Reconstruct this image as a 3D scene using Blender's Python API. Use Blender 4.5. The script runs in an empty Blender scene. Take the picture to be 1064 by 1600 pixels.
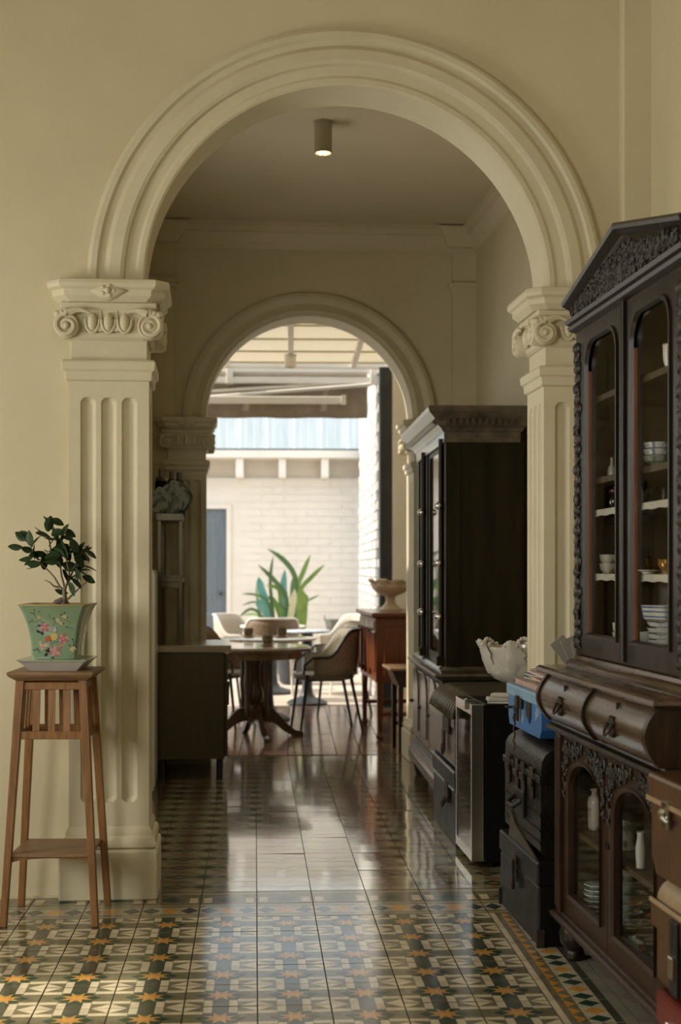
import bpy, bmesh, math, random
from mathutils import Vector, Matrix
from mathutils.geometry import tessellate_polygon
random.seed(7)
SC = bpy.context.scene
COL = SC.collection
R_ = math.radians
# ---------------------------------------------------------------- camera
H, FP = 1.25, 2225.0            # eye height (m), focal length in pixels of the 1064x1600 frame
YAW, YAW2 = R_(5.19), R_(2.0)   # camera yaw against the rooms / against the veranda
cam = bpy.data.cameras.new('camera'); camo = bpy.data.objects.new('camera', cam); COL.objects.link(camo)
camo.location = (0, 0, H); camo.rotation_euler = (R_(90), 0, -YAW)
cam.sensor_fit = 'VERTICAL'; cam.sensor_height = 36; cam.sensor_width = 24
cam.lens = FP / 1600 * 36; cam.shift_y = 89 / 1600; cam.clip_end = 200
cam.dof.use_dof = True; cam.dof.focus_distance = 5.0; cam.dof.aperture_fstop = 3.5
SC.camera = camo
# ---------------------------------------------------------------- world, sun, daylight, exposure
w = bpy.data.worlds.new('sky'); SC.world = w; w.use_nodes = True
w.node_tree.nodes['Background'].inputs[0].default_value = (0.93, 0.96, 1.0, 1)
w.node_tree.nodes['Background'].inputs[1].default_value = 1.95
sl = bpy.data.lights.new('sun', 'SUN'); so = bpy.data.objects.new('sun', sl); COL.objects.link(so)
sl.energy = 6.0; sl.angle = R_(1.5); sl.color = (1, 0.93, 0.8)
so.rotation_euler = Vector((0.8, -0.04, -0.6)).to_track_quat('-Z', 'Y').to_euler()
def area(name, loc, d, sx, sy, power, color=(1, 0.965, 0.88)):
    l = bpy.data.lights.new(name, 'AREA'); o = bpy.data.objects.new(name, l); COL.objects.link(o)
    l.shape = 'RECTANGLE'; l.size = sx; l.size_y = sy; l.energy = power; l.color = color
    o.location = loc; o.rotation_euler = Vector(d).to_track_quat('-Z', 'Z').to_euler(); return o
area('window_daylight', (-2.62, 4.05, 1.45), (1, 0.0, -0.05), 1.0, 1.0, 42)
area('tall_window_daylight', (-2.62, 0.6, 1.9), (1, 0.15, -0.05), 1.4, 2.0, 112)
area('passage_window_daylight', (-.47, 6.85, 1.75), (1, 0.0, 0), 1.2, 1.3, 15)
vs = SC.view_settings; vs.view_transform = 'Standard'; vs.look = 'None'; vs.gamma = 1; vs.exposure = 0.0; vs.use_curve_mapping = False

# ---------------------------------------------------------------- pixel helpers (planning only: distances come from floor / wall planes)
def _ray(x, y, ps):
    u = (x - 532) / FP; v = (889 - y) / FP
    return math.sin(ps) + u * math.cos(ps), math.cos(ps) - u * math.sin(ps), v
def at_y(x, y, Y, ps=YAW):
    r = _ray(x, y, ps); t = Y / r[1]; return Vector((r[0] * t, Y, H + r[2] * t))
def at_z(x, y, z=0, ps=YAW):
    r = _ray(x, y, ps); t = (z - H) / r[2]; return Vector((r[0] * t, r[1] * t, z))
FA = R_(-1.74)                   # tile grid against the walls
FB = R_(-3.19)                   # veranda and courtyard against the walls
TA = Matrix.Rotation(FA, 4, 'Z'); TB = Matrix.Rotation(FB, 4, 'Z')
def pb(x, y, b):                 # pixel -> (a, z) on the veranda-frame plane at depth b
    p = at_y(x, y, b, YAW2); return p.x, p.z

# ---------------------------------------------------------------- mesh builder
class M:
    def __init__(s, T=None): s.v = []; s.f = []; s.c = []; s.T = T
    def add(s, pts, faces, col=None):
        n = len(s.v)
        for p in pts:
            p = Vector(p); s.v.append(s.T @ p if s.T else p)
        for f in faces: s.f.append([n + i for i in f]); s.c.append(col)
        return s
    def poly(s, pts, col=None): return s.add(pts, [list(range(len(pts)))], col)
    def box(s, x0, x1, y0, y1, z0, z1, col=None):
        return s.add([(x0,y0,z0),(x1,y0,z0),(x1,y1,z0),(x0,y1,z0),(x0,y0,z1),(x1,y0,z1),(x1,y1,z1),(x0,y1,z1)],
                     [(3,2,1,0),(4,5,6,7),(0,1,5,4),(1,2,6,5),(2,3,7,6),(3,0,4,7)], col)
    def bar(s, p0, p1, w0, d0, w1=None, d1=None, up=(0,1,0), col=None):   # rectangular bar
        p0, p1 = Vector(p0), Vector(p1); w1 = w0 if w1 is None else w1; d1 = d0 if d1 is None else d1
        t = (p1-p0).normalized(); a = t.cross(Vector(up)).normalized(); b = a.cross(t).normalized()
        L = []
        for p, w, d in ((p0,w0,d0),(p1,w1,d1)):
            L.append([p-a*w/2-b*d/2, p+a*w/2-b*d/2, p+a*w/2+b*d/2, p-a*w/2+b*d/2])
        return s.loft(L, col=col)
    def loft(s, loops, cap=True, closed=True, col=None):
        n = len(loops[0]); pts = [p for l in loops for p in l]; F = []
        for i in range(len(loops)-1):
            for j in range(n if closed else n-1):
                k = (j+1) % n; F.append((i*n+j, i*n+k, (i+1)*n+k, (i+1)*n+j))
        if cap:
            F.append(tuple(reversed(range(n)))); F.append(tuple(range((len(loops)-1)*n, len(loops)*n)))
        return s.add(pts, F, col)
    def rectm(s, x0, x1, y0, y1, prof, col=None):      # moulding run round a rectangle: (offset, z)
        return s.loft([[(x0-o,y0-o,z),(x1+o,y0-o,z),(x1+o,y1+o,z),(x0-o,y1+o,z)] for o, z in prof], col=col)
    def tube(s, pts, r, n=8, col=None, cap=True):
        pts = [Vector(p) for p in pts]; rr = r if isinstance(r, (list, tuple)) else [r]*len(pts)
        L = []; prev = None
        for i, p in enumerate(pts):
            t = (pts[min(i+1,len(pts)-1)]-pts[max(i-1,0)]).normalized()
            if prev is None:
                a = t.cross(Vector((0,0,1)) if abs(t.z) < .9 else Vector((1,0,0))).normalized()
            else:
                a = (prev - t*prev.dot(t)).normalized()
            prev = a; b = t.cross(a)
            L.append([p + (a*math.cos(2*math.pi*k/n)+b*math.sin(2*math.pi*k/n))*rr[i] for k in range(n)])
        return s.loft(L, cap=cap, col=col)
    def lathe(s, prof, c=(0,0,0), n=24, col=None, sx=1, sy=1):
        L = [[(c[0]+max(r,1e-4)*sx*math.cos(2*math.pi*k/n), c[1]+max(r,1e-4)*sy*math.sin(2*math.pi*k/n), c[2]+z) for k in range(n)] for r, z in prof]
        return s.loft(L, col=col)
    def ell(s, c, r, nu=10, nv=6, col=None, M3=None):
        L = []
        for i in range(nv+1):
            th = math.pi*i/nv; l = []
            for k in range(nu):
                ph = 2*math.pi*k/nu
                q = Vector((r[0]*max(math.sin(th),1e-3)*math.cos(ph), r[1]*max(math.sin(th),1e-3)*math.sin(ph), -r[2]*math.cos(th)))
                if M3: q = M3 @ q
                l.append(Vector(c)+q)
            L.append(l)
        return s.loft(L, col=col)
    def prism(s, loops, fn, d0, d1, col=None):          # flat shape with holes: loops of (u,v); fn(u,v,d) -> point
        tri = tessellate_polygon([[Vector((u,v,0)) for u, v in l] for l in loops])
        flat = [p for l in loops for p in l]; n = len(flat)
        s.add([fn(u,v,d0) for u,v in flat], [tuple(t) for t in tri], col)
        s.add([fn(u,v,d1) for u,v in flat], [tuple(reversed(t)) for t in tri], col)
        for l in loops:
            m = len(l)
            s.add([fn(u,v,d0) for u,v in l]+[fn(u,v,d1) for u,v in l], [(j,(j+1)%m,m+(j+1)%m,m+j) for j in range(m)], col)
        return s
    def grid(s, P, col=None, closed=False):             # P[i][j] points
        n = len(P[0]); F = []
        for i in range(len(P)-1):
            for j in range(n-1 + (1 if closed else 0)):
                k = (j+1) % n; F.append((i*n+j, i*n+k, (i+1)*n+k, (i+1)*n+j))
        return s.add([p for l in P for p in l], F, col)
    def mesh(s, name, smooth=0, fix=True):
        me = bpy.data.meshes.new(name); me.from_pydata([tuple(p) for p in s.v], [], s.f)
        if any(c is not None for c in s.c):
            ca = me.color_attributes.new('Col', 'FLOAT_COLOR', 'CORNER'); k = 0
            for poly, c in zip(me.polygons, s.c):
                c = c or (.5,.5,.5)
                for _ in poly.loop_indices: ca.data[k].color = (*c[:3], 1); k += 1
        if fix:
            bm = bmesh.new(); bm.from_mesh(me); bmesh.ops.recalc_face_normals(bm, faces=bm.faces); bm.to_mesh(me); bm.free()
        if smooth:
            me.shade_smooth(); me.set_sharp_from_angle(angle=R_(smooth))
        me.update(); return me
    def build(s, name, mt, parent=None, smooth=0, bevel=0, fix=True, kind=None, seg=1):
        o = bpy.data.objects.new(name, s.mesh(name, smooth, fix)); COL.objects.link(o)
        o.data.materials.append(mt if not isinstance(mt, str) else MT[mt])
        if parent: o.parent = parent
        if bevel:
            b = o.modifiers.new('bevel', 'BEVEL'); b.width = bevel; b.segments = seg; b.limit_method = 'ANGLE'; b.angle_limit = R_(50)
        if kind: o['kind'] = kind
        return o
def bx(*a, **k): return M().box(*a, **k)
def tag(o, label, cat, group=None):
    o['label'] = label; o['category'] = cat
    if group: o['group'] = group
    return o
def thing(name, label, cat, loc=(0,0,0), rz=0, group=None):
    o = bpy.data.objects.new(name, None); COL.objects.link(o); o.empty_display_size = .1
    o.location = loc; o.rotation_euler = (0, 0, rz); return tag(o, label, cat, group)
def struct(o, label=None):
    o['kind'] = 'structure'
    if label: o['label'] = label
    return o
def ref(me, name, parent, loc=(0,0,0), rot=(0,0,0), scale=(1,1,1), mt=None):
    o = bpy.data.objects.new(name, me); COL.objects.link(o); o.parent = parent
    o.location = loc; o.rotation_euler = rot; o.scale = scale; return o
def arcpts(cx, cz, r, a0, a1, n, rz=None):
    rz = rz or r
    return [(cx + r*math.cos(R_(a0+(a1-a0)*i/n)), cz + rz*math.sin(R_(a0+(a1-a0)*i/n))) for i in range(n+1)]

# ---------------------------------------------------------------- materials
MT = {}
def pm(name, c1, c2=None, rough=.6, scale=6, stretch=(1,1,1), bump=0, bscale=None, metal=0, coat=0, spec=.5, detail=5,
       lo=.35, hi=.65, attr=False, rvar=0, emit=0, wear=None, sub=0, ior=0, coatior=0):
    m = bpy.data.materials.new(name); m.use_nodes = True; nt = m.node_tree; N = nt.nodes; L = nt.links
    b = N['Principled BSDF']; b.inputs['Roughness'].default_value = rough; b.inputs['Metallic'].default_value = metal
    b.inputs['Specular IOR Level'].default_value = spec; b.inputs['Coat Weight'].default_value = coat; b.inputs['Coat Roughness'].default_value = .15
    if coatior: b.inputs['Coat IOR'].default_value = coatior; b.inputs['Coat Roughness'].default_value = .07
    if ior: b.inputs['IOR'].default_value = ior
    if sub: b.inputs['Subsurface Weight'].default_value = sub
    tc = N.new('ShaderNodeTexCoord'); mp = N.new('ShaderNodeMapping'); mp.inputs['Scale'].default_value = stretch
    L.new(tc.outputs['Object'], mp.inputs['Vector'])
    nz = N.new('ShaderNodeTexNoise'); nz.inputs['Scale'].default_value = scale; nz.inputs['Detail'].default_value = detail; nz.inputs['Roughness'].default_value = .6
    L.new(mp.outputs[0], nz.inputs['Vector'])
    rp = N.new('ShaderNodeValToRGB'); rp.color_ramp.elements[0].position = lo; rp.color_ramp.elements[1].position = hi
    L.new(nz.outputs['Fac'], rp.inputs['Fac'])
    if attr:
        at = N.new('ShaderNodeAttribute'); at.attribute_name = 'Col'
        rp.color_ramp.elements[0].color = (1-attr,1-attr,1-attr,1); rp.color_ramp.elements[1].color = (1,1,1,1)
        mx = N.new('ShaderNodeMix'); mx.data_type = 'RGBA'; mx.blend_type = 'MULTIPLY'; mx.inputs[0].default_value = 1
        L.new(at.outputs['Color'], mx.inputs[6]); L.new(rp.outputs[0], mx.inputs[7]); out = mx.outputs[2]
    else:
        c2 = c2 or c1
        rp.color_ramp.elements[0].color = (*c1,1); rp.color_ramp.elements[1].color = (*c2,1); out = rp.outputs[0]
    if wear:      # (colour, scale, threshold)
        wn = N.new('ShaderNodeTexNoise'); wn.inputs['Scale'].default_value = wear[1]; wn.inputs['Detail'].default_value = 8; wn.inputs['Roughness'].default_value = .7
        L.new(tc.outputs['Object'], wn.inputs['Vector'])
        wr = N.new('ShaderNodeValToRGB'); wr.color_ramp.elements[0].position = wear[2]; wr.color_ramp.elements[1].position = wear[2]+.05
        L.new(wn.outputs['Fac'], wr.inputs['Fac'])
        wx = N.new('ShaderNodeMix'); wx.data_type = 'RGBA'; L.new(wr.outputs[0], wx.inputs[0]); L.new(out, wx.inputs[6]); wx.inputs[7].default_value = (*wear[0],1); out = wx.outputs[2]
    L.new(out, b.inputs['Base Color'])
    if rvar:
        mr = N.new('ShaderNodeMapRange'); mr.inputs['To Min'].default_value = max(rough-rvar,.02); mr.inputs['To Max'].default_value = rough+rvar
        L.new(nz.outputs['Fac'], mr.inputs['Value']); L.new(mr.outputs[0], b.inputs['Roughness'])
    if bump:
        bn = nz
        if bscale:
            bn = N.new('ShaderNodeTexNoise'); bn.inputs['Scale'].default_value = bscale; bn.inputs['Detail'].default_value = 4; L.new(mp.outputs[0], bn.inputs['Vector'])
        bp = N.new('ShaderNodeBump'); bp.inputs['Strength'].default_value = bump; bp.inputs['Distance'].default_value = .01
        L.new(bn.outputs['Fac'], bp.inputs['Height']); L.new(bp.outputs[0], b.inputs['Normal'])
    if emit:
        b.inputs['Emission Color'].default_value = (*c1,1); b.inputs['Emission Strength'].default_value = emit
    MT[name] = m; return m
def glassm(name, tint=(1,1,1), rough=.02, ior=1.28):
    m = bpy.data.materials.new(name); m.use_nodes = True; nt = m.node_tree; N = nt.nodes; L = nt.links; N.remove(N['Principled BSDF'])
    t = N.new('ShaderNodeBsdfTransparent'); t.inputs[0].default_value = (*tint,1)
    g = N.new('ShaderNodeBsdfGlossy'); g.inputs['Roughness'].default_value = rough
    fr = N.new('ShaderNodeFresnel'); fr.inputs[0].default_value = ior
    mx = N.new('ShaderNodeMixShader'); ge = N.new('ShaderNodeNewGeometry'); mr = N.new('ShaderNodeMapRange'); mr.inputs['To Min'].default_value = ior; mr.inputs['To Max'].default_value = 1/ior
    L.new(ge.outputs['Backfacing'], mr.inputs['Value']); L.new(mr.outputs[0], fr.inputs[0])
    L.new(fr.outputs[0], mx.inputs[0]); L.new(t.outputs[0], mx.inputs[1]); L.new(g.outputs[0], mx.inputs[2])
    L.new(mx.outputs[0], N['Material Output'].inputs[0]); MT[name] = m; return m
CREAM1, CREAM2 = (.565,.50,.325), (.62,.55,.365)
pm('wall', CREAM1, CREAM2, rough=.65, scale=1.6, bump=.25, bscale=9, detail=6, spec=.3)
pm('stucco', (.575,.515,.35), (.64,.58,.405), rough=.55, scale=3, bump=.2, bscale=14, spec=.35)
pm('ceiling', (.60,.52,.36), (.66,.575,.41), rough=.7, scale=1.2, spec=.2)
pm('white_paint', (.76,.72,.65), (.83,.79,.72), rough=.6, scale=2, spec=.3)
pm('mortar', (.16,.19,.23), (.24,.27,.31), rough=.9, scale=9)
pm('white_brick', (.55,.53,.49), (.66,.64,.6), rough=.7, scale=12, bump=.5, spec=.2)
pm('tile', (1,1,1), rough=.13, scale=9, attr=.34, rvar=.05, bump=.02, bscale=18, spec=.5, detail=8, lo=.3, hi=.55, ior=1.95)
pm('polished_tile', (1,1,1), rough=.14, scale=9, attr=.32, rvar=.04, bump=.02, bscale=18, detail=8, lo=.3, hi=.55, ior=2.7, coat=.9, coatior=2.0)
pm('grout', (.045,.038,.025), (.09,.075,.05), rough=.9, scale=30)
pm('terracotta', (1,1,1), rough=.15, scale=8, attr=.3, rvar=.05, bump=.05, bscale=14, ior=2.4)
pm('paving', (.52,.44,.36), (.62,.53,.44), rough=.8, scale=3)
pm('stand_wood', (.16,.07,.018), (.26,.125,.038), rough=.42, scale=4, stretch=(14,14,1.2), bump=.1, spec=.4)
pm('stand_top', (.15,.085,.04), (.25,.15,.075), rough=.45, scale=4, stretch=(1.5,14,14), bump=.1)
pm('dark_wood', (.008,.006,.0035), (.022,.0155,.008), rough=.36, scale=4, stretch=(12,12,1), bump=.12, spec=.3, rvar=.08)
pm('brown_wood', (.016,.007,.003), (.036,.016,.0065), rough=.38, scale=4, stretch=(12,12,1.2), bump=.1, spec=.3, rvar=.08)
pm('drawer_wood', (.042,.024,.013), (.085,.05,.028), rough=.26, scale=3, stretch=(1.2,9,9), bump=.06, coat=.35, rvar=.08)
pm('red_wood', (.13,.035,.011), (.21,.062,.02), rough=.3, scale=4, stretch=(12,12,1.2), bump=.05, coat=.3)
pm('orange_bead', (.16,.055,.015), (.22,.085,.025), rough=.4, scale=5)
pm('carving', (.008,.0065,.0045), (.022,.017,.011), rough=.5, scale=40, bump=.3)
pm('bookcase_wood', (.010,.0075,.002), (.021,.0155,.0045), rough=.42, scale=2.5, stretch=(6,6,.7), bump=.06, spec=.15)
pm('bookcase_trim', (.055,.043,.028), (.11,.088,.06), rough=.25, scale=5, stretch=(2,2,2), bump=.12, coat=.4)
pm('rib_tin', (.05,.042,.028), (.085,.072,.05), rough=.3, scale=12, metal=.4)
pm('inside_wood', (.035,.02,.007), (.07,.042,.016), rough=.6, scale=4, stretch=(10,10,1))
pm('celadon', (.15,.23,.135), (.20,.295,.18), rough=.16, scale=5, coat=.5)
pm('celadon_paint', (1,1,1), rough=.25, attr=.12, scale=20)
pm('rim_gold', (.26,.19,.07), (.36,.27,.11), rough=.35, scale=9)
pm('saucer_white', (.45,.42,.36), (.53,.50,.44), rough=.3, scale=5)
pm('soil', (.02,.014,.008), (.06,.04,.025), rough=1, scale=40, bump=.6)
pm('bark', (.11,.085,.06), (.22,.18,.13), rough=.8, scale=20, bump=.4)
pm('leaf', (.012,.028,.009), (.028,.056,.018), rough=.5, scale=8, spec=.25)
pm('leaf_green', (.13,.24,.045), (.22,.36,.08), rough=.4, scale=4)
pm('leaf_dark', (.055,.12,.045), (.10,.19,.07), rough=.4, scale=4)
pm('leaf_teal', (.07,.25,.23), (.15,.38,.36), rough=.4, scale=4)
pm('leaf_pale', (.55,.58,.38), (.72,.74,.55), rough=.45, scale=4)
pm('steel', (.14,.123,.086), (.155,.137,.096), rough=.3, metal=1, scale=2, stretch=(40,40,1))  # base colour darkened to stand for the dark room reflected in it
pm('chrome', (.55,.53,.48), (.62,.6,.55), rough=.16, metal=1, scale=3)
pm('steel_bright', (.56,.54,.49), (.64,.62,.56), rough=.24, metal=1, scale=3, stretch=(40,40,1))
pm('black_plastic', (.0015,.0015,.001), (.0025,.0025,.002), spec=.12, rough=.5, scale=5)
pm('black_iron', (.012,.013,.015), (.022,.023,.026), rough=.45, scale=8)
pm('post_iron', (.028,.036,.042), (.045,.055,.062), rough=.4, scale=6)
pm('black_leather', (.004,.0035,.0022), (.012,.0105,.007), rough=.4, scale=10, bump=.3, bscale=60, rvar=.1, spec=.3, wear=((.04,.033,.02),6,.68))
pm('black_tin', (.0035,.003,.002), (.009,.008,.0055), rough=.42, scale=7, bump=.25, wear=((.07,.06,.04),9,.68), rvar=.12, spec=.18)
pm('rusty_iron', (.02,.015,.010), (.055,.04,.025), rough=.55, scale=30, metal=.6, bump=.3)
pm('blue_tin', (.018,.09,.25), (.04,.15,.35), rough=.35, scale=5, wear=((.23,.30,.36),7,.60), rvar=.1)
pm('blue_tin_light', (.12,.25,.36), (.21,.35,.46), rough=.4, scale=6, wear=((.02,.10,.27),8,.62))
pm('tan_leather', (.045,.019,.004), (.082,.036,.009), rough=.38, scale=5, bump=.15, bscale=40, wear=((.13,.07,.028),5,.70))
pm('pale_leather', (.2,.135,.065), (.29,.2,.105), rough=.45, scale=12)
pm('red_leather', (.085,.007,.003), (.14,.014,.006), rough=.35, scale=6)
pm('porcelain', (.52,.49,.42), (.6,.57,.5), rough=.15, scale=4, coat=.4)
pm('china', (.50,.49,.45), (.6,.59,.55), rough=.16, scale=4, coat=.3)
pm('china_blue', (.56,.58,.58), (.10,.16,.26), rough=.15, scale=26, lo=.5, hi=.6, coat=.3)
pm('china_teal', (.52,.64,.63), (.12,.23,.27), rough=.15, scale=22, lo=.45, hi=.58, coat=.3)
pm('china_flower', (.58,.55,.48), (.32,.12,.12), rough=.2, scale=30, lo=.58, hi=.63)
pm('china_green', (.30,.33,.27), (.06,.09,.07), rough=.3, scale=30, lo=.5, hi=.58)
pm('china_pink', (.55,.27,.24), (.62,.33,.3), rough=.2, scale=5)
pm('tin_pattern', (.30,.30,.24), (.05,.055,.045), rough=.5, scale=28, lo=.48, hi=.55)
pm('amber_glass', (.30,.16,.04), (.45,.26,.08), rough=.08, scale=3, metal=.6)
pm('stoneware', (.62,.5,.37), (.72,.6,.46), rough=.5, scale=6, bump=.1)
pm('paper', (.46,.43,.36), (.55,.52,.45), rough=.8, scale=10)
pm('flap_leather', (.025,.021,.012), (.05,.042,.025), rough=.5, scale=8)
pm('grey_card', (.22,.20,.165), (.28,.26,.21), rough=.7, scale=10)
pm('magazine_red', (.36,.12,.11), (.48,.34,.30), rough=.35, scale=30, stretch=(1,1,.2))
pm('magazine_pink', (.38,.20,.18), (.46,.38,.33), rough=.4, scale=60, stretch=(1,.3,1))
pm('magazine_orange', (.55,.20,.03), (.62,.3,.06), rough=.35, scale=10)
pm('magazine_green', (.04,.11,.075), (.09,.17,.12), rough=.35, scale=10)
pm('magazine_dark', (.015,.02,.03), (.035,.04,.055), rough=.35, scale=10)
pm('magazine_navy', (.02,.04,.10), (.04,.07,.15), rough=.35, scale=10)
pm('pedestal_wood', (.055,.03,.014), (.10,.058,.028), rough=.32, scale=4, stretch=(10,10,1.5), coat=.2)
pm('dining_wood', (.13,.078,.038), (.22,.14,.075), rough=.3, scale=4, stretch=(10,10,1.5), coat=.2)
pm('wicker', (.19,.165,.12), (.34,.30,.225), rough=.6, scale=110, bump=.5, lo=.42, hi=.58)
pm('wicker_pale', (.40,.35,.285), (.55,.49,.41), rough=.6, scale=90, bump=.4)
pm('wicker_brown', (.15,.10,.06), (.24,.165,.1), rough=.6, scale=90, bump=.4)
pm('seat_grey', (.22,.20,.165), (.29,.265,.22), rough=.7, scale=60)
pm('glass_top', (.60,.58,.5), (.68,.66,.58), rough=.06, scale=3, coat=.5)
pm('blue_cloth', (.62,.66,.72), (.28,.37,.55), rough=.5, scale=22, lo=.5, hi=.6)
pm('cup_brown', (.10,.075,.035), (.18,.14,.06), rough=.25, scale=14)
pm('cup_saucer', (.42,.27,.12), (.5,.34,.17), rough=.4, scale=8)
pm('door_blue', (.13,.165,.195), (.16,.195,.225), rough=.45, scale=3, stretch=(6,6,1))
pm('cladding', (.46,.53,.56), (.54,.60,.63), rough=.35, scale=4, stretch=(3,3,.4))
pm('rail_blue', (.055,.075,.10), (.075,.1,.13), rough=.4, scale=5)
pm('awning_cloth', (.33,.27,.205), (.40,.33,.255), rough=.85, scale=7, bump=.2)
pm('awning_metal', (.72,.69,.62), (.78,.75,.68), rough=.35, scale=4)
pm('galvanised', (.20,.22,.21), (.3,.32,.31), rough=.4, metal=.7, scale=14)
pm('lamp_body', (.36,.31,.22), (.42,.36,.26), rough=.45, scale=5)
pm('lamp_glow', (1,.55,.14), rough=.5, emit=2.6)
pm('lamp_led', (1,.72,.35), rough=.5, emit=8)
pm('white_gloss', (.78,.76,.7), (.82,.8,.74), rough=.2, scale=3, coat=.3)
def translucent(name, c):
    m = bpy.data.materials.new(name); m.use_nodes = True; nt = m.node_tree; N = nt.nodes; L = nt.links; N.remove(N['Principled BSDF'])
    d = N.new('ShaderNodeBsdfDiffuse'); d.inputs[0].default_value = (*c,1); t = N.new('ShaderNodeBsdfTranslucent'); t.inputs[0].default_value = (*c,1)
    nz = N.new('ShaderNodeTexNoise'); nz.inputs['Scale'].default_value = 3; mr = N.new('ShaderNodeMapRange'); mr.inputs['To Min'].default_value = .45; mr.inputs['To Max'].default_value = .6
    L.new(nz.outputs['Fac'], mr.inputs['Value']); mx = N.new('ShaderNodeMixShader'); L.new(mr.outputs[0], mx.inputs[0]); L.new(d.outputs[0], mx.inputs[1]); L.new(t.outputs[0], mx.inputs[2])
    L.new(mx.outputs[0], N['Material Output'].inputs[0]); MT[name] = m
translucent('translucent_board', (.80,.75,.64))  # ceiling boards made translucent so that daylight from above brightens them
glassm('pane', (.97,.97,.95)); glassm('jar_glass', (.8,.82,.78), .04, 1.5); glassm('door_glass', (.9,.9,.88), .03, 1.5)

# ================================================================ ROOM SHELL
X0A, X0B, XR = -2.6, -.42, 1.72         # left walls of front room and passage, right wall
Y1, Y1b, Y2, Y2b = 5.50, 5.72, 9.20, 9.45
ZA, ZB = 4.1, 3.47
CX1, CZ1, R1 = .53, 2.335, .785
CX2, CZ2, R2 = .637, 2.215, .67
def arch_wall(name, x0, x1, z1, cx, cz, r, y0, y1, extra=0):
    arc = arcpts(cx, cz, r, 0, 180, 48)
    out = [(x0,0),(x0,z1),(x1,z1),(x1,0),(cx+r,0)] + arc + [(cx-r,0)]
    out.reverse()
    return struct(M().prism([out], lambda u,v,d: (u,d,v), y0, y1).build(name, 'wall'))
wall_front = arch_wall('wall_front', X0A, XR, ZA, CX1, CZ1, R1, Y1, Y1b)
wall_rear = arch_wall('wall_rear', -3.5, 2.6, 3.8, CX2, CZ2, R2, Y2, Y2b)
def archivolt(parent, cx, cz, prof, n=72):
    m = M(); P = []
    for i in range(n+1):
        a = math.pi*i/n
        P.append([(cx+r*math.cos(a), y, cz+r*math.sin(a)) for r, y in prof])
    m.grid(P); return m.build('archivolt', 'stucco', parent, smooth=28)
archivolt(wall_front, CX1, CZ1, [(1.0,5.505),(1.0,5.468),(.985,5.458),(.965,5.458),(.955,5.47),(.935,5.474),(.925,5.462),(.915,5.455),(.875,5.452),(.862,5.458),(.855,5.472),(.82,5.475),(.808,5.468),(.79,5.468),(.782,5.474),(.782,5.722)])
archivolt(wall_rear, CX2, CZ2, [(.815,9.205),(.815,9.165),(.79,9.155),(.775,9.17),(.75,9.178),(.72,9.165),(.70,9.15),(.685,9.155),(.678,9.17),(.667,9.172),(.667,9.452)])
struct(bx(XR, XR+.2, -1.6, Y2, 0, ZA).build('wall_right', 'wall'))
wlm = M()
for a in [(Y1b,6.2,0,ZB+.2),(7.5,Y2,0,ZB+.2),(6.2,7.5,0,1.05),(6.2,7.5,2.45,ZB+.2)]: wlm.box(X0B-.15, X0B, *a)
struct(wlm.build('wall_left', 'wall'))
fr = M()
for a in [(6.2,6.25,1.05,2.45),(7.45,7.5,1.05,2.45),(6.25,7.45,1.05,1.1),(6.25,7.45,2.4,2.45),(6.82,6.88,1.1,2.4)]: fr.box(X0B-.12, X0B-.07, *a)
struct(fr.build('window_3', 'white_paint'))
struct(bx(-1.75, -1.6, Y1b, 9.1, 0, 3.9).build('wall_sunblock_passage', 'white_paint'))  # unseen wall added to keep the sun out of the passage window
# front-room left wall with two window openings, unseen wall behind the camera made dark to darken reflections
wl = M()
for a in [(-1.6,-.1,0,ZA),(1.3,3.5,0,ZA),(4.6,Y1b,0,ZA),(-.1,1.3,0,.9),(-.1,1.3,2.9,ZA),(3.5,4.6,0,.95),(3.5,4.6,1.95,ZA)]:
    wl.box(X0A-.2, X0A, *a)
wlo = struct(wl.build('wall_street', 'wall'))
for n_, (ya, yb, za, zb) in enumerate([(-.1,1.3,.9,2.9),(3.5,4.6,.95,1.95)]):
    fr = M(); fr.box(X0A-.12, X0A-.06, ya, ya+.05, za, zb); fr.box(X0A-.12, X0A-.06, yb-.05, yb, za, zb)
    fr.box(X0A-.12, X0A-.06, ya, yb, za, za+.05); fr.box(X0A-.12, X0A-.06, ya, yb, zb-.05, zb); fr.box(X0A-.12, X0A-.06, (ya+yb)/2-.03, (ya+yb)/2+.03, za, zb)
    struct(fr.build('window_%d' % (n_+1), 'white_paint'))
wk = M()
wk.box(X0A, XR, -1.8, -1.6, 0, ZA)
struct(wk.build('wall_back', 'brown_wood'))
struct(bx(X0A-.2, XR+.2, -1.8, Y1b, ZA, ZA+.15).build('ceiling', 'ceiling'), 'ceiling of the front room')
ceilB = struct(bx(X0B-.15, XR+.2, Y1b, Y2, ZB, ZB+.15).build('ceiling', 'ceiling'), 'shaded ceiling of the passage between the arches')
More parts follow.
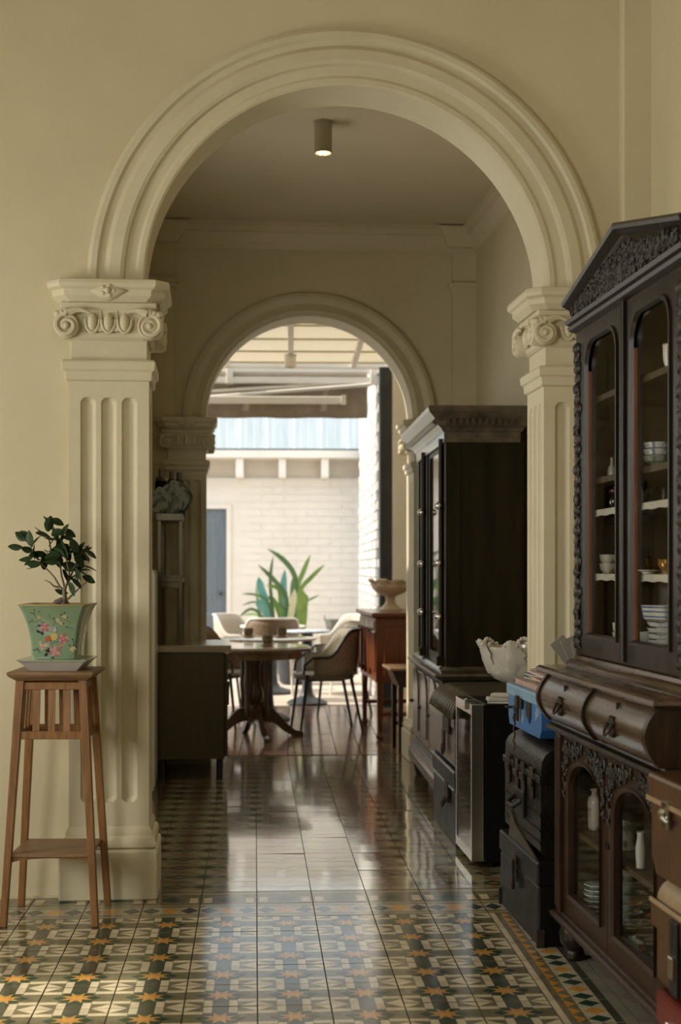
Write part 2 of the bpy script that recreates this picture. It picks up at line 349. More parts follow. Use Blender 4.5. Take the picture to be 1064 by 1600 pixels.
# corner pilaster of the front room, corner strips and cornice of the passage
struct(M().rectm(1.605, 1.76, 5.455, 5.55, [(0,0),(0,ZA)]).build('trim_1', 'wall', bevel=.008), 'shallow corner pier right of the big arch')
crn = M()
prof = [(-.005,ZB-.165),(.012,ZB-.16),(.018,ZB-.13),(.03,ZB-.12),(.037,ZB-.10),(.055,ZB-.06),(.075,ZB-.055),(.08,ZB-.02),(.10,ZB-.015),(.10,ZB+.01)]
crn.loft([[(X0B+o, Y1b+o, z),(XR-o, Y1b+o, z),(XR-o, Y2-o, z),(X0B+o, Y2-o, z)] for o, z in prof], cap=False)
struct(crn.build('trim_2', 'ceiling', smooth=25), 'plaster cornice under the passage ceiling')
for x0, x1, tn in ((X0B-.02, -.235, 'trim_3'), (1.565, XR+.02, 'trim_4')):
    q = M(); q.box(x0, x1, Y2-.035, Y2+.02, 0, ZB-.02)
    q.rectm(x0, x1, Y2-.035, Y2+.02, [(.0,ZB-.42),(.012,ZB-.42),(.015,ZB-.39),(.03,ZB-.38),(.03,ZB-.36)])
    q.rectm(x0, x1, Y2-.035, Y2+.02, [(.03,ZB-.13),(.045,ZB-.10),(.07,ZB-.06),(.09,ZB-.02),(.11,ZB-.01)])
    struct(q.build(tn, 'wall', smooth=25), 'corner strip with capital at the rear arch wall')

# ---------------------------------------------------------------- pilasters
def spiral(m, c, ax, bx_, r, turns=1.6, thick=.012, n=46, sgn=1):
    pts = []; rad = []
    for i in range(n+1):
        t = i/n; a = math.pi/2 - sgn*2*math.pi*turns*t; q = r*(1-.8*t)
        pts.append(Vector(c) + Vector(ax)*math.cos(a)*q + Vector(bx_)*math.sin(a)*q); rad.append(thick*(1-.45*t))
    m.tube(pts, rad, 7)
def flute_panel(m, o, u, n, W, z0, z1, flutes, zf0, zf1, rad, depth):
    o, u, n = Vector(o), Vector(u), Vector(n); up = Vector((0,0,1))
    U = sorted(set([0, W] + [round(c + rad*math.cos(math.pi*k/12), 5) for c in flutes for k in range(13)]))
    V = sorted(set([z0, z1] + [zf0 + rad*(1-math.cos(math.pi/2*k/8)) for k in range(9)] + [zf1 - rad*(1-math.cos(math.pi/2*k/8)) for k in range(9)]))
    P = []
    for z in V:
        row = []
        for x in U:
            d = 0
            for c in flutes:
                zc = min(max(z, zf0+rad), zf1-rad); rr = math.hypot(x-c, z-zc)
                if rr < rad*.999: d = max(d, depth*math.sqrt(1-(rr/rad)**2)**.8)
            row.append(o + u*x + up*z - n*d)
        P.append(row)
    m.grid(P)
def pilaster(tn, label, x0, x1, y0, y1, inner, Z, s=1.0, nf=3, jamb_flutes=3):
    """inner=+1: the opening lies at +x. Z: heights dict"""
    root = struct(bpy.data.objects.new(tn, None), label); COL.objects.link(root)
    W = x1-x0; D = y1-y0
    pl = M(); pl.rectm(x0, x1, y0, y1, [(.035*s,0),(.035*s,Z['plinth']-.01),(.03*s,Z['plinth'])]); pl.build('plinth', 'stucco', root, bevel=.006)
    ba = M(); b0, b1 = Z['plinth'], Z['base']
    ba.rectm(x0, x1, y0, y1, [(.012*s,b0),(.024*s,b0+.1*(b1-b0)),(.028*s,b0+.3*(b1-b0)),(.022*s,b0+.5*(b1-b0)),(.010*s,b0+.6*(b1-b0)),(.012*s,b0+.75*(b1-b0)),(.006*s,b0+.9*(b1-b0)),(0,b1)])
    ba.build('base_moulding', 'stucco', root, smooth=35)
    sh = M(); zt = Z['neck0']
    xi, xo = (x1, x0) if inner > 0 else (x0, x1)
    sh.box(x0+.02, x1-.02, y0+.02, y1-.02, b1-.01, zt+.02)
    step = W/(nf+.35); fl = [W/2 + (i-(nf-1)/2)*step*.86 for i in range(nf)]
    flute_panel(sh, (x0,y0,0), (1,0,0), (0,-1,0), W, b1-.01, zt+.02, fl, Z['fl0'], Z['fl1'], step*.33, .022*s)
    flj = [D/2 + (i-(jamb_flutes-1)/2)*D*.27 for i in range(jamb_flutes)]
    flute_panel(sh, (xi,y0,0), (0,1,0), (inner,0,0), D, b1-.01, zt+.02, flj, Z['fl0'], Z['fl1'], D*.10, .015*s)
    sh.poly([(xo,y0,b1),(xo,y1,b1),(xo,y1,zt),(xo,y0,zt)]); sh.poly([(x0,y1,b1),(x1,y1,b1),(x1,y1,zt),(x0,y1,zt)])
    sh.build('shaft', 'stucco', root, smooth=40, fix=False)
    nk = M(); n0, n1 = Z['neck0'], Z['neck1']; h = n1-n0
    nk.rectm(x0, x1, y0, y1, [(0,n0-.005),(.012*s,n0),(.014*s,n0+.42*h),(.024*s,n0+.5*h),(.026*s,n0+.9*h),(.018*s,n1),(0,n1)])
    nk.rectm(x0+.006, x1-.006, y0+.006, y1-.006, [(0,n1-.02),(0,Z['egg0'])]); nk.build('collar', 'stucco', root, bevel=.003)
    cp = M(); e0, e1, a0, a1 = Z['egg0'], Z['egg1'], Z['ab0'], Z['ab1']; h = a1-a0
    cp.rectm(x0, x1, y0, y1, [(0,e0-.01),(.012*s,e0),(.016*s,e0+.02),(.010*s,e0+.025),(.022*s,e1),(.03*s,e1+.01),(.03*s,a0)])
    o1 = .075*s; ch = .05*s
    def oct_(o, z): return [(x0-o+ch,y0-o,z),(x1+o-ch,y0-o,z),(x1+o,y0-o+ch,z),(x1+o,y1+o-ch,z),(x1+o-ch,y1+o,z),(x0-o+ch,y1+o,z),(x0-o,y1+o-ch,z),(x0-o,y0-o+ch,z)]
    cp.loft([oct_(.04*s,a0), oct_(o1*.8,a0+.25*h), oct_(o1*.82,a0+.5*h), oct_(o1,a0+.62*h), oct_(o1*1.05,a0+.8*h), oct_(o1,a1)])
    cp.build('capital', 'stucco', root, bevel=.004)
    eg = M(); eh = e1-e0
    def eggs(o, u, n, Wd, k):
        o, u, n = Vector(o), Vector(u), Vector(n)
        for i in range(k):
            c = o + u*(Wd*(i+.5)/k) + n*.012*s + Vector((0,0,e0+.55*eh))
            Mx = Matrix((u, n, Vector((0,0,1)))).transposed()
            eg.ell(c, (Wd/k*.33, .02*s, eh*.36), 10, 6, M3=Mx)
            pts = [c + u*math.cos(a)*Wd/k*.44 + Vector((0,0,math.sin(a)*eh*.5+eh*.1)) + n*.004 for a in [math.pi+math.pi*j/10 for j in range(11)]]
            eg.tube(pts, .006*s, 6)
        for i in range(1, k):
            c = o + u*(Wd*i/k) + n*.01*s
            eg.loft([[c+Vector((0,0,e0+.02))+u*q+n*.008*s for q in (-.008*s,.008*s)]+[c+Vector((0,0,e0+.02))], [c+Vector((0,0,e1))+u*q+n*.002 for q in (-.003,.003)]+[c+Vector((0,0,e1))]])
    eggs((x0+.2*W,y0-.012,0), (1,0,0), (0,-1,0), .6*W, 3)
    eggs((xi+inner*.012,y0+.2*D,0), (0,1,0), (inner,0,0), .6*D, 2)
    eg.build('egg_moulding', 'stucco', root, smooth=50)
    vz = e0 + .38*eh; vr = .046*s
    corners = [((x0-.005,y0-.03),(1,0,0),(0,-1,0),1), ((x1+.005,y0-.03),(-1,0,0),(0,-1,0),1)]
    xin = xi + inner*.03
    corners += [((xin,y0-.005),(0,1,0),(inner,0,0),1), ((xin,y1+.005),(0,-1,0),(inner,0,0),1)]
    for (cx, cy), u, n, sg in corners:
        v = M(); c = Vector((cx,cy,vz)); n = Vector(n); u = Vector(u)
        a = Vector((0,0,1))
        L = []
        for d, rr in ((-.05*s, vr*1.0), (.012*s, vr*1.02), (.018*s, vr*.9), (.012*s, vr*.8)):
            L.append([c + n*d + u*math.cos(2*math.pi*k/20)*rr + a*math.sin(2*math.pi*k/20)*rr for k in range(20)])
        v.loft(L)
        spiral(v, c+n*.016*s, u*-1, a, vr*.95, 1.5, .011*s)
        v.ell(c+n*.018*s, (.013*s,.013*s,.013*s), 8, 5)
        # leaf sweeping up from the scroll
        pts = [c + n*.016*s + u*(vr*.2+vr*1.7*t) + a*(vr*1.02 + vr*.25*math.sin(math.pi*t)) for t in [k/8 for k in range(9)]]
        v.tube(pts, [.016*s*(1-.75*k/8) for k in range(9)], 7)
        for k in range(3):
            v.ell(c + n*.012*s + u*(vr*(.0-.35*k)) + a*vr*(1.12-.1*k), (.016*s,.016*s,.014*s), 7, 5)
        v.build('volute', 'stucco', root, smooth=50)
    rs = M(); c = Vector(((x0+x1)/2, y0-.055*s, (a0*.55+a1*.45)))
    dm = [(-.075*s,0),(-.03*s,.022*s),(0,.042*s),(.03*s,.022*s),(.075*s,0),(.03*s,-.024*s),(0,-.036*s),(-.03*s,-.024*s)]
    rs.loft([[c+Vector((u,.03*s,v)) for u, v in dm], [c+Vector((u,-.012*s,v)) for u, v in dm], [c+Vector((u*.7,-.022*s,v*.7)) for u, v in dm]])
    rs.ell(c+Vector((0,-.022*s,0)), (.014*s,.014*s,.014*s), 8, 5)
    for k in range(5):
        q = 2*math.pi*k/5; rs.ell(c+Vector((math.cos(q)*.022*s,-.02*s,math.sin(q)*.018*s)), (.011*s,.008*s,.009*s), 7, 4)
    rs.build('rosette', 'stucco', root, smooth=50)
    return root
Z1 = dict(plinth=.19, base=.275, fl0=.365, fl1=1.90, neck0=1.965, neck1=2.04, egg0=2.125, egg1=2.225, ab0=2.255, ab1=2.335)
pilaster('trim_5', 'fluted pilaster with scrolled capital behind the plant stand', -.536, -.235, 5.45, 5.74, 1, Z1)
pilaster('trim_6', 'fluted pilaster with scrolled capital beside the glazed china cabinet', 1.290, 1.59, 5.45, 5.74, -1, Z1)
Z2 = dict(plinth=.19, base=.265, fl0=.35, fl1=1.82, neck0=1.88, neck1=1.945, egg0=2.02, egg1=2.11, ab0=2.14, ab1=2.215)
pilaster('trim_7', 'shaded pilaster of the rear arch beside the steel counter', -.285, -.03, 9.14, 9.47, 1, Z2, .9)
pilaster('trim_8', 'pilaster of the rear arch behind the tall bookcase', 1.305, 1.56, 9.14, 9.47, -1, Z2, .9)
bb = M(); bb.box(X0A, -.57, 5.485, 5.51, 0, .01); struct(bb.build('baseboard_front', 'wall'))

# ================================================================ FLOOR
floor = struct(bx(X0A-.2, XR+.2, -1.8, 9.62, -.06, -.006).build('floor', 'grout'))
TW = .21; A0 = .008
cCR, cOL, cGR, cOR, cDK, cTN, cGY = (.62,.53,.35), (.17,.15,.085), (.03,.065,.04), (.56,.27,.05), (.075,.075,.045), (.36,.22,.08), (.28,.255,.19)
def base_tile(w, d, col, g=.0016, t=.012):
    m = M(); m.box(g, w-g, g, d-g, -t, 0, col); return m
def lay(m, w, d, pts, col, k): m.poly([(min(max(x,.01),.99)*w, min(max(y,.01),.99)*d, .00012*k) for x, y in pts], col)
def sym4(pts): return [[(x if a else 1-x, y if b else 1-y) for x, y in pts] for a in (1,0) for b in (1,0)]
def tile_star(w, d):
    m = base_tile(w, d, cOL)
    for p in sym4([(0,.21),(.262,.21),(.262,.325),(0,.325)]): lay(m,w,d,p,cCR,1)
    for p in sym4([(0,0),(.245,0),(0,.2)]): lay(m,w,d,p,cCR,1)
    for p in sym4([(.27,0),(.385,0),(.385,.27),(.27,.27)]): lay(m,w,d,p,cCR,1)
    for y in (0,1):
        q = (lambda v: v) if y == 0 else (lambda v: 1-v)
        lay(m,w,d,[(.385,q(0)),(.615,q(0)),(.615,q(.22)),(.5,q(.36)),(.385,q(.22))],cDK,1)
        lay(m,w,d,[(.385,q(.16)),(.5,q(.24)),(.615,q(.16)),(.615,q(.25)),(.5,q(.38)),(.385,q(.25))],cGR,2)
    lay(m,w,d,[(.16,.5),(.27,.40),(.30,.30),(.385,.28),(.5,.36),(.615,.28),(.70,.30),(.73,.40),(.84,.5),(.73,.6),(.70,.70),(.615,.72),(.5,.64),(.385,.72),(.30,.70),(.27,.6)],cGR,3)
    st = []
    for k in range(16):
        a = math.pi/8*k + math.pi/8; r = .25 if k % 2 == 0 else .105
        st.append((.5+r*math.cos(a), .5+r*math.sin(a)))
    lay(m,w,d,st,cOR,4)
    for sx, sy in ((1,0),(-1,0),(0,1),(0,-1)):
        lay(m,w,d,[(.5+sx*.06,.5+sy*.06),(.5+sx*.105-sy*.045,.5+sy*.105-sx*.045),(.5+sx*.15,.5+sy*.15),(.5+sx*.105+sy*.045,.5+sy*.105+sx*.045)],cTN,5)
    return m
def tile_border(w, d):      # strips run along y
    m = base_tile(w, d, cGY)
    lay(m,w,d,[(0,0),(.1,0),(.1,1),(0,1)],cCR,1); lay(m,w,d,[(.1,0),(.36,0),(.36,1),(.1,1)],cOL,1)
    lay(m,w,d,[(.355,0),(.7,0),(.7,1),(.355,1)],(.50,.44,.31),1); lay(m,w,d,[(.7,0),(.82,0),(.82,1),(.7,1)],cDK,1)
    for k in range(3):
        y0 = k/3; lay(m,w,d,[(.2,y0),(.345,y0+1/6),(.2,y0+1/3)],cOR,2)
        lay(m,w,d,[(.37,y0+1/6),(.53,y0+.02),(.69,y0+1/6),(.53,y0+.313)], cOR if k == 1 else cGR,2)
    return m
def tile_sill(w, d):
    m = base_tile(w, d, cOL)
    for p in ([(.05,.1),(.2,.1),(.2,.5),(.05,.5)],[(.8,.1),(.95,.1),(.95,.5),(.8,.5)]): lay(m,w,d,p,cCR,1)
    lay(m,w,d,[(.3,.3),(.5,.1),(.7,.3),(.5,.6)],cGR,1); lay(m,w,d,[(0,.75),(1,.75),(1,.9),(0,.9)],(.34,.30,.2),1)
    return m
def tile_wall_border(w, d):
    m = base_tile(w, d, cOL)
    for y0, y1 in ((.02,.16),(.82,.96)): lay(m,w,d,[(0,y0),(1,y0),(1,y1),(0,y1)],(.34,.29,.19),1)
    lay(m,w,d,[(0,.22),(1,.22),(1,.76),(0,.76)],(.42,.36,.24),1)
    for k in range(3): x0 = k/3; lay(m,w,d,[(x0+.01,.49),(x0+1/6,.25),(x0+.323,.49),(x0+1/6,.73)], cOR if k == 1 else (.045,.06,.06),2)
    return m
def tile_passage(w, d):
    m = base_tile(w, d, (.34,.30,.18)); br = (.26,.12,.06)
    for p in sym4([(0,0),(.25,0),(0,.24)]): lay(m,w,d,p,(.52,.46,.31),1)
    for p in sym4([(.28,.0),(.5,.0),(.5,.2)]): lay(m,w,d,p,br,1)
    for p in sym4([(0,.5),(0,.28),(.22,.5)]): lay(m,w,d,p,cGR,1)
    lay(m,w,d,[(.22,.5),(.5,.22),(.78,.5),(.5,.78)],cGR,2); lay(m,w,d,[(.36,.5),(.5,.36),(.64,.5),(.5,.64)],br,3)
    return m
TM = {k: fn(TW, d).mesh('tile', fix=False) for k, fn, d in (('star',tile_star,TW),('border',tile_border,TW),('sill',tile_sill,.2),('wall',tile_wall_border,.2),('pass',tile_passage,.181),('plain',lambda w,d: base_tile(w,d,cGY),TW))}
for kk_, me in TM.items(): me.materials.append(MT['polished_tile' if kk_ == 'pass' else 'tile'])
ROWS_A = [(4.92-TW*j, TW) for j in range(-0, 7)]
count = [0]; rest = M(); rest_p = M()
def tile(kind, a, b, w=TW, d=TW):
    p = TA @ Vector((a, b, 0))
    # big in the picture: an object of its own
    c = TA @ Vector((a+w/2, b+d/2, 0)); dep = c.x*math.sin(YAW)+c.y*math.cos(YAW)
    u = (c.x*math.cos(YAW)-c.y*math.sin(YAW))/max(dep,.1)*FP+532; v = 889+H*FP/max(dep,.1)
    inside = dep > 1 and -60 < u < 1110 and v < 1640
    if inside and b < 8.3 and count[0] < 298:
        o = ref(TM[kind], 'tile', floor, (p.x, p.y, random.uniform(-.0006,.0004)), (random.gauss(0,.0016 if kind != 'pass' else .0032), random.gauss(0,.0016 if kind != 'pass' else .0032), FA)); count[0] += 1
    else:
        src = TM[kind]; T = Matrix.Translation(p) @ TA
        ca = src.color_attributes['Col'].data
        for poly in src.polygons:
            (rest_p if kind == 'pass' else rest).poly([T @ src.vertices[i].co for i in poly.vertices], tuple(ca[poly.loop_start].color)[:3])
for j in range(-1, 26):
    b = 5.132 - TW*(j+2) + TW       # row fronts from b=5.132 towards the camera
    b = 5.132 - TW*(j+1) - 0
    if j < 0: continue
    for k in range(-12, 9):
        a = A0 + k*TW; wx = (TA @ Vector((a+TW/2, b, 0))).x
        if X0A+.02 < wx < XR+.1: tile('border' if k == 4 else 'plain' if k > 4 else 'star', a, b)
for k in range(-12, 9):
    a = A0 + k*TW; wx = (TA @ Vector((a+TW/2, 5.2, 0))).x
    if X0A+.02 < wx < XR+.1: tile('wall', a, 5.132, d=.2); tile('sill', a, 5.332, d=.2)
b = 5.533
while b < 9.4:
    for k in range(-3, 9):
        a = A0 + k*TW; wx = (TA @ Vector((a+TW/2, b, 0))).x
        if X0B-.1 < wx < XR+.1: tile('pass', a, b, d=.181)
    b += .181
rest.build('tile_field', 'tile', floor, fix=False, kind='stuff'); rest_p.build('tile_field', 'polished_tile', floor, fix=False, kind='stuff')

# ================================================================ VERANDA AND COURTYARD (frame turned by FB)
vf = M(TB)
for i in range(17):
    for j in range(26):
        a = -2.0+j*.165; b_ = 9.58+i*.2; 
        t = random.uniform(.8,1.15); c = [(.32,.17,.095),(.40,.24,.15),(.25,.135,.08)][(i+2*j) % 3]
        vf.box(a+.003, a+.162, b_+.003, b_+.197, -.02, random.uniform(-.001,.0005), tuple(q*t for q in c))
vfl = struct(bx(-3, 3.2, 9.62, 13.1, -.06, -.008).build('floor', 'grout'), 'reddish tiled floor of the veranda')
vf.build('tile_field', 'terracotta', vfl, kind='stuff')
struct(M(TB).box(-8, 8, 12.95, 24, -.07, -.012).build('floor', 'paving'), 'sunlit paving of the courtyard')
ZC = 3.12; BE = 12.95
cvm = M(TB)
for a in [(-2.6,-2.5,9.6,BE),(2.5,2.6,9.6,BE),(-2.5,2.5,9.56,9.6)]: cvm.box(*a, ZC-.02, ZC+.06)
cv = struct(cvm.build('ceiling', 'white_paint'), 'cream ceiling of the veranda in wide boards, made translucent to brighten it')
pl_me = M().box(-2.5, 2.5, .008, .647, ZC, ZC+.035).mesh('plank'); pl_me.materials.append(MT['translucent_board'])
for i in range(5):
    p = TB @ Vector((0, 9.6+i*.655, 0)); ref(pl_me, 'plank', cv, p, (0,0,FB))
for i in range(6): M(TB).box(-2.5, 2.5, 9.6+i*.655-.014, 9.6+i*.655+.014, ZC-.012, ZC+.002).build('cover_strip', 'ceiling', cv)
for a in (-1.14, -.57, 0, .57, 1.14): M(TB).box(a-.022, a+.022, 9.6, BE, ZC-.035, ZC+.005).build('batten', 'white_paint', cv)
struct(M(TB).box(-2.6, 2.6, BE, BE+.08, ZC-.04, ZC+.3).build('trim_9', 'white_paint'), 'cream fascia board along the veranda edge')
struct(bx(1.95, 2.1, 9.45, 12.85, 0, 3.3).build('wall_veranda_right', 'wall')); struct(bx(-2.9, -2.7, 9.45, 13.1, 0, 3.3).build('wall_sunblock_veranda', 'white_paint'))  # the left wall is added out of view to block sun from the floor
a0, _ = pb(612.5, 700, 12.9)
struct(M(TB).box(a0, a0+.75, 12.86, 13.1, 0, ZC+.1).build('trim_10', 'white_paint', bevel=.01), 'cream pier at the veranda corner')
# dark steel post
a1, _ = pb(593, 700, 12.86); 
post = thing('steel_post', 'tall dark blue-grey steel post beside the white brick wall', 'post', TB @ Vector(((a0+a1)/2, 12.92, 0)), FB)
hw = (a0-a1)/2-.002
pm_ = M(); pm_.box(-hw, hw, -.05, .05, .012, ZC-.04); pm_.build('upright', 'post_iron', post, bevel=.006)
M().box(-hw*.35, -hw*.2, -.058, -.049, .02, ZC-.06).build('fin', 'post_iron', post)
M().rectm(-hw, hw, -.05, .05, [(.02,0),(.02,.012)]).build('base_plate', 'post_iron', post)
# courtyard: back wall with door, beams, slab, railing, cladding
BW = 17.4
dx1, dz1 = pb(354, 795, BW); dxo, dzo = pb(361, 788, BW)
dxl = dx1-.92
wm = M(TB)
loops = [[(-5,0),(dxl-.06,0),(dxl-.06,dzo),(dxo,dzo),(dxo,0),(2.4,0),(2.4,2.36),(-5,2.36)]]
wm.prism(loops, lambda u,v,d: (u,d,v), BW, BW+.2)
cw = struct(wm.build('wall_courtyard', 'white_paint'))
br = M(TB); z = .0; row = 0
while z < 2.34:
    a = -1.9 + (.14 if row % 2 else 0)
    while a < 1.2:
        if a+.27 < dxl-.1 or a > dxo+.01:
            br.box(a+.005, a+.275, BW-.006, BW+.01, z+.004, z+.086)
        a += .28
    z += .09; row += 1
br.build('brick_course', 'white_paint', cw, kind='stuff')
dr = M(TB); dr.box(dxl, dx1, BW+.03, BW+.07, .01, dz1)
door = struct(dr.build('door_1', 'door_blue'), 'grey-blue panelled door in the courtyard wall')
for za, zb in ((.12,.72),(.86,dz1-.12)):
    for aa, ab in ((dxl+.1,(dxl+dx1)/2-.05),((dxl+dx1)/2+.05,dx1-.1)):
        q = M(TB); q.rectm(aa, ab, 0, .02, [(0,0)]) if 0 else None
        q.loft([[(aa,BW+.031,za),(ab,BW+.031,za),(ab,BW+.031,zb),(aa,BW+.031,zb)],[(aa+.03,BW+.018,za+.03),(ab-.03,BW+.018,za+.03),(ab-.03,BW+.018,zb-.03),(aa+.03,BW+.018,zb-.03)]])
        q.build('panel', 'door_blue', door)
fm = M(TB); fm.box(dx1, dxo, BW-.03, BW+.1, 0, dzo); fm.box(dxl-.06, dxl, BW-.03, BW+.1, 0, dzo); fm.box(dxl, dx1, BW-.03, BW+.1, dz1, dzo)
fm.build('door_frame', 'white_paint', door, bevel=.005)
M(TB).ell((dx1-.07, BW-.0, .95), (.02,.025,.02), 10, 6).build('knob', 'black_iron', door, smooth=40)
_, zb0 = pb(440, 749, BW); _, zb1 = pb(440, 719, BW); _, zs = pb(440, 708, BW)
st = struct(M(TB).box(-5, 2.4, BW-.42, BW+1.6, zb1, zs).build('trim_11', 'white_paint'), 'pale slab edge above the courtyard wall')
for px in (307, 374, 441, 508, 573):
    a, _ = pb(px, 730, BW-.4); M(TB).box(a-.045, a+.045, BW-.38, BW+.02, zb0, zb1).build('beam_end', 'white_paint', st, bevel=.008)
struct(M(TB).box(-5, 2.4, BW+.05, BW+.2, zb0-.02, zb1).build('wall_parapet', 'white_paint'))
rl = thing('railing', 'thin dark blue railing above the white beam ends', 'railing', TB @ Vector((0, BW-.3, zs)), FB)
_, zr = pb(440, 701, BW-.3)
M().box(-2.5, 2.0, -.02, .02, zr-zs-.05, zr-zs).build('rail', 'rail_blue', rl)
for px in (330, 443, 556):
    a, _ = pb(px, 705, BW-.3); M().box(a-.014, a+.014, -.014, .014, 0, zr-zs-.05).build('baluster', 'rail_blue', rl)
cl = thing('cladding_wall', 'pale blue ribbed metal cladding above the courtyard wall', 'cladding', TB @ Vector((0, 19.0, zs)), FB)
for i in range(16):
    a = -3.2+i*.36
    q = M(); q.box(a+.004, a+.356, 0, .03, 0, 1.6)
    for t in (.02, .13, .24): q.box(a+t, a+t+.02, -.018, .0, 0, 1.6)
    q.build('sheet', 'cladding', cl)
# white brick side wall
ab_, _ = pb(592, 700, 13.05)
bw = struct(M(TB).box(ab_+.015, ab_+.25, 13.12, BW-.43, 0, 3.35).build('wall_side', 'mortar'), 'sunlit white brick wall at the right of the courtyard')
bk = M(TB); z = 0; row = 0
while z < 3.3:
    b_ = 13.13 + (.12 if row % 2 else 0)
    while b_ < BW-.7:
        bk.box(ab_ + random.uniform(-.006,.004), ab_+.02, b_+.006, b_+.234, z+.006, z+.084); b_ += .24
    z += .09; row += 1
bk.build('brick_course', 'white_brick', bw, kind='stuff')
# ---- folding-arm awning
aw = thing('awning', 'folded white-armed awning with taupe valance under the veranda eave', 'awning', TB @ Vector((0, 13.35, 0)), FB)
def pw(x, y, db=0): a, z = pb(x, y, 13.35+db); return (a, db, z)
zt_ = ZC+.02
p0, p1 = pw(300, 585), pw(582, 585)
M().box(-2.2, p1[0], -.06, .02, pw(440,583)[2], pw(440,577)[2]).build('rail', 'awning_metal', aw)
M().box(-2.2, p1[0], -.05, .03, pw(440,600)[2], pw(440,590)[2]).build('torsion_bar', 'awning_metal', aw, bevel=.008)
for px in (359, 583):
    q = pw(px, 590); M().box(q[0]-.03, q[0]+.03, -.09, .06, pw(px,601)[2], pw(px,572)[2]).build('bracket', 'awning_metal', aw, bevel=.005)
M().bar(pw(318,621,-.05), pw(580,601,-.05), .03, .075, up=(0,1,0)).build('arm', 'awning_metal', aw, bevel=.01)
M().bar(pw(318,612,.0), pw(560,597,.0), .03, .05, up=(0,1,0)).build('arm', 'awning_metal', aw, bevel=.01)
M().box(-2.2, pw(537,625)[0], -.1, -.04, pw(440,632)[2], pw(440,621)[2]).build('front_bar', 'awning_metal', aw, bevel=.006)
M().box(pw(533,625)[0], pw(540,625)[0], -.11, -.03, pw(540,633)[2], pw(540,619)[2]).build('end_cap', 'awning_metal', aw)
P = []
zv0, zv1 = pw(440,652)[2], pw(440,588)[2]; av1 = pw(575,620)[0]
for i in range(6):
    z = zv0+(zv1-zv0)*i/5
    P.append([(-2.2+(av1+2.2)*j/90, .07+.010*math.sin(j*.3)*(1-i/6)+.005*math.sin(j*1.1), z-.003*math.sin(j*.4)*(1 if i==0 else 0)) for j in range(91)])
vo = M().grid(P).build('valance', 'awning_cloth', aw, smooth=60); sm = vo.modifiers.new('solid','SOLIDIFY'); sm.thickness = .004
M().box(-2.2, av1, .06, .16, zv1-.02, zv1+.05).build('fabric_roll', 'awning_cloth', aw, bevel=.02, seg=3)

# ---- ceiling downlights
def downlight(loc, label, r, h, glow, mt='lamp_body'):
    t = thing('ceiling_downlight', label, 'ceiling light', loc)
    M().lathe([(r*1.12,0),(r*1.12,-.006),(r*.8,-.008)], n=24).build('ceiling_rose', mt, t, smooth=30)
    M().lathe([(r,-.008),(r,-h),(r*.9,-h),(r*.88,-h+.02),(0,-h+.021)], n=28).build('housing', mt, t, smooth=30)
    if glow:
        M().lathe([(0,-h+.006),(r*.84,-h+.006),(r*.84,-h+.016),(0,-h+.017)], n=20).build('lens', 'lamp_glow', t)
        for k in range(7):
            a = 2*math.pi*k/6; q = 0 if k == 6 else r*.5
            M().ell((q*math.cos(a), q*math.sin(a), -h+.004), (r*.2,r*.2,.007), 8, 5).build('led', 'lamp_led', t)
        l = bpy.data.lights.new('downlight_beam', 'SPOT'); o = bpy.data.objects.new('downlight_beam', l); COL.objects.link(o); o.parent = t
        l.energy = 22; l.color = (1,.7,.36); l.spot_size = R_(95); l.spot_blend = .7; l.shadow_soft_size = .03; o.location = (0,0,-h-.02)
    return t
pz = at_z(505, 190, ZB); downlight((pz.x, pz.y, ZB), 'lit cylinder downlight on the passage ceiling under the big arch', .044, .158, True)
q = pb(453.5, 550, 12.2); pq = TB @ Vector((q[0], 12.2, ZC-.035)); downlight(pq, 'small unlit cylinder downlight on the white veranda ceiling', .05, .11, False, 'white_paint')

# ================================================================ PLANT STAND, POT, BONSAI
ps = thing('plant_stand', 'tall splayed wooden plant stand with slatted sides carrying the green pot', 'plant stand', (-.552, 5.20, 0), R_(-4))
ST = .89
def legx(z): t = z/ST; return .160-(.160-.108)*t
for sx in (-1,1):
    for sy in (-1,1):
        M().bar((sx*legx(0), sy*(legx(0)-.005), 0), (sx*legx(ST-.03), sy*(legx(ST-.03)-.005), ST-.03), .024, .024, .030, .030, up=(0,1,0)).build('leg', 'stand_wood', ps, bevel=.002)
tp = M(); tp.rectm(-.145, .145, -.145, .145, [(-.02,ST-.032),(-.012,ST-.026),(.0,ST-.018),(.006,ST-.01),(.006,ST-.003),(.0,ST)]); tp.build('stand_top', 'stand_top', ps, bevel=.002)
zr0, zr1 = .665, .84
for k in range(4):
    a = math.pi/2*k; Rm = Matrix.Rotation(a, 4, 'Z')
    for z0_, h_, nm in ((zr0,.028,'lower_rail'),(zr1-.002,.026,'upper_rail')):
        w_ = legx(z0_); M(Rm).box(-w_+.012, w_-.012, -w_-.004, -w_+.012, z0_-h_/2, z0_+h_/2).build(nm, 'stand_wood', ps, bevel=.0015)
    for i in range(3):
        x = (i-1)*.052; w0, w1 = legx(zr0), legx(zr1)
        M(Rm).bar((x*1.04, -w0+.005, zr0+.01), (x, -w1+.005, zr1-.012), .024, .008, up=(0,1,0)).build('slat', 'stand_wood', ps)
sw = legx(.25)
M().box(-sw+.005, sw-.005, -sw, sw, .24, .252).build('shelf', 'stand_top', ps, bevel=.002)
for sy in (-1,1):
    pts = [(-sw+.01,.24),(sw-.01,.24),(sw-.01,.222)]+[(x, .222+.014*math.cos(x/sw*1.5)) for x in [sw*.75-sw*1.5*i/8 for i in range(9)]]+[(-sw+.01,.222)]
    M().prism([pts], lambda u,v,d: (u,d,v), sy*(sw-.012)-.006, sy*(sw-.012)+.006).build('shelf_apron', 'stand_wood', ps)
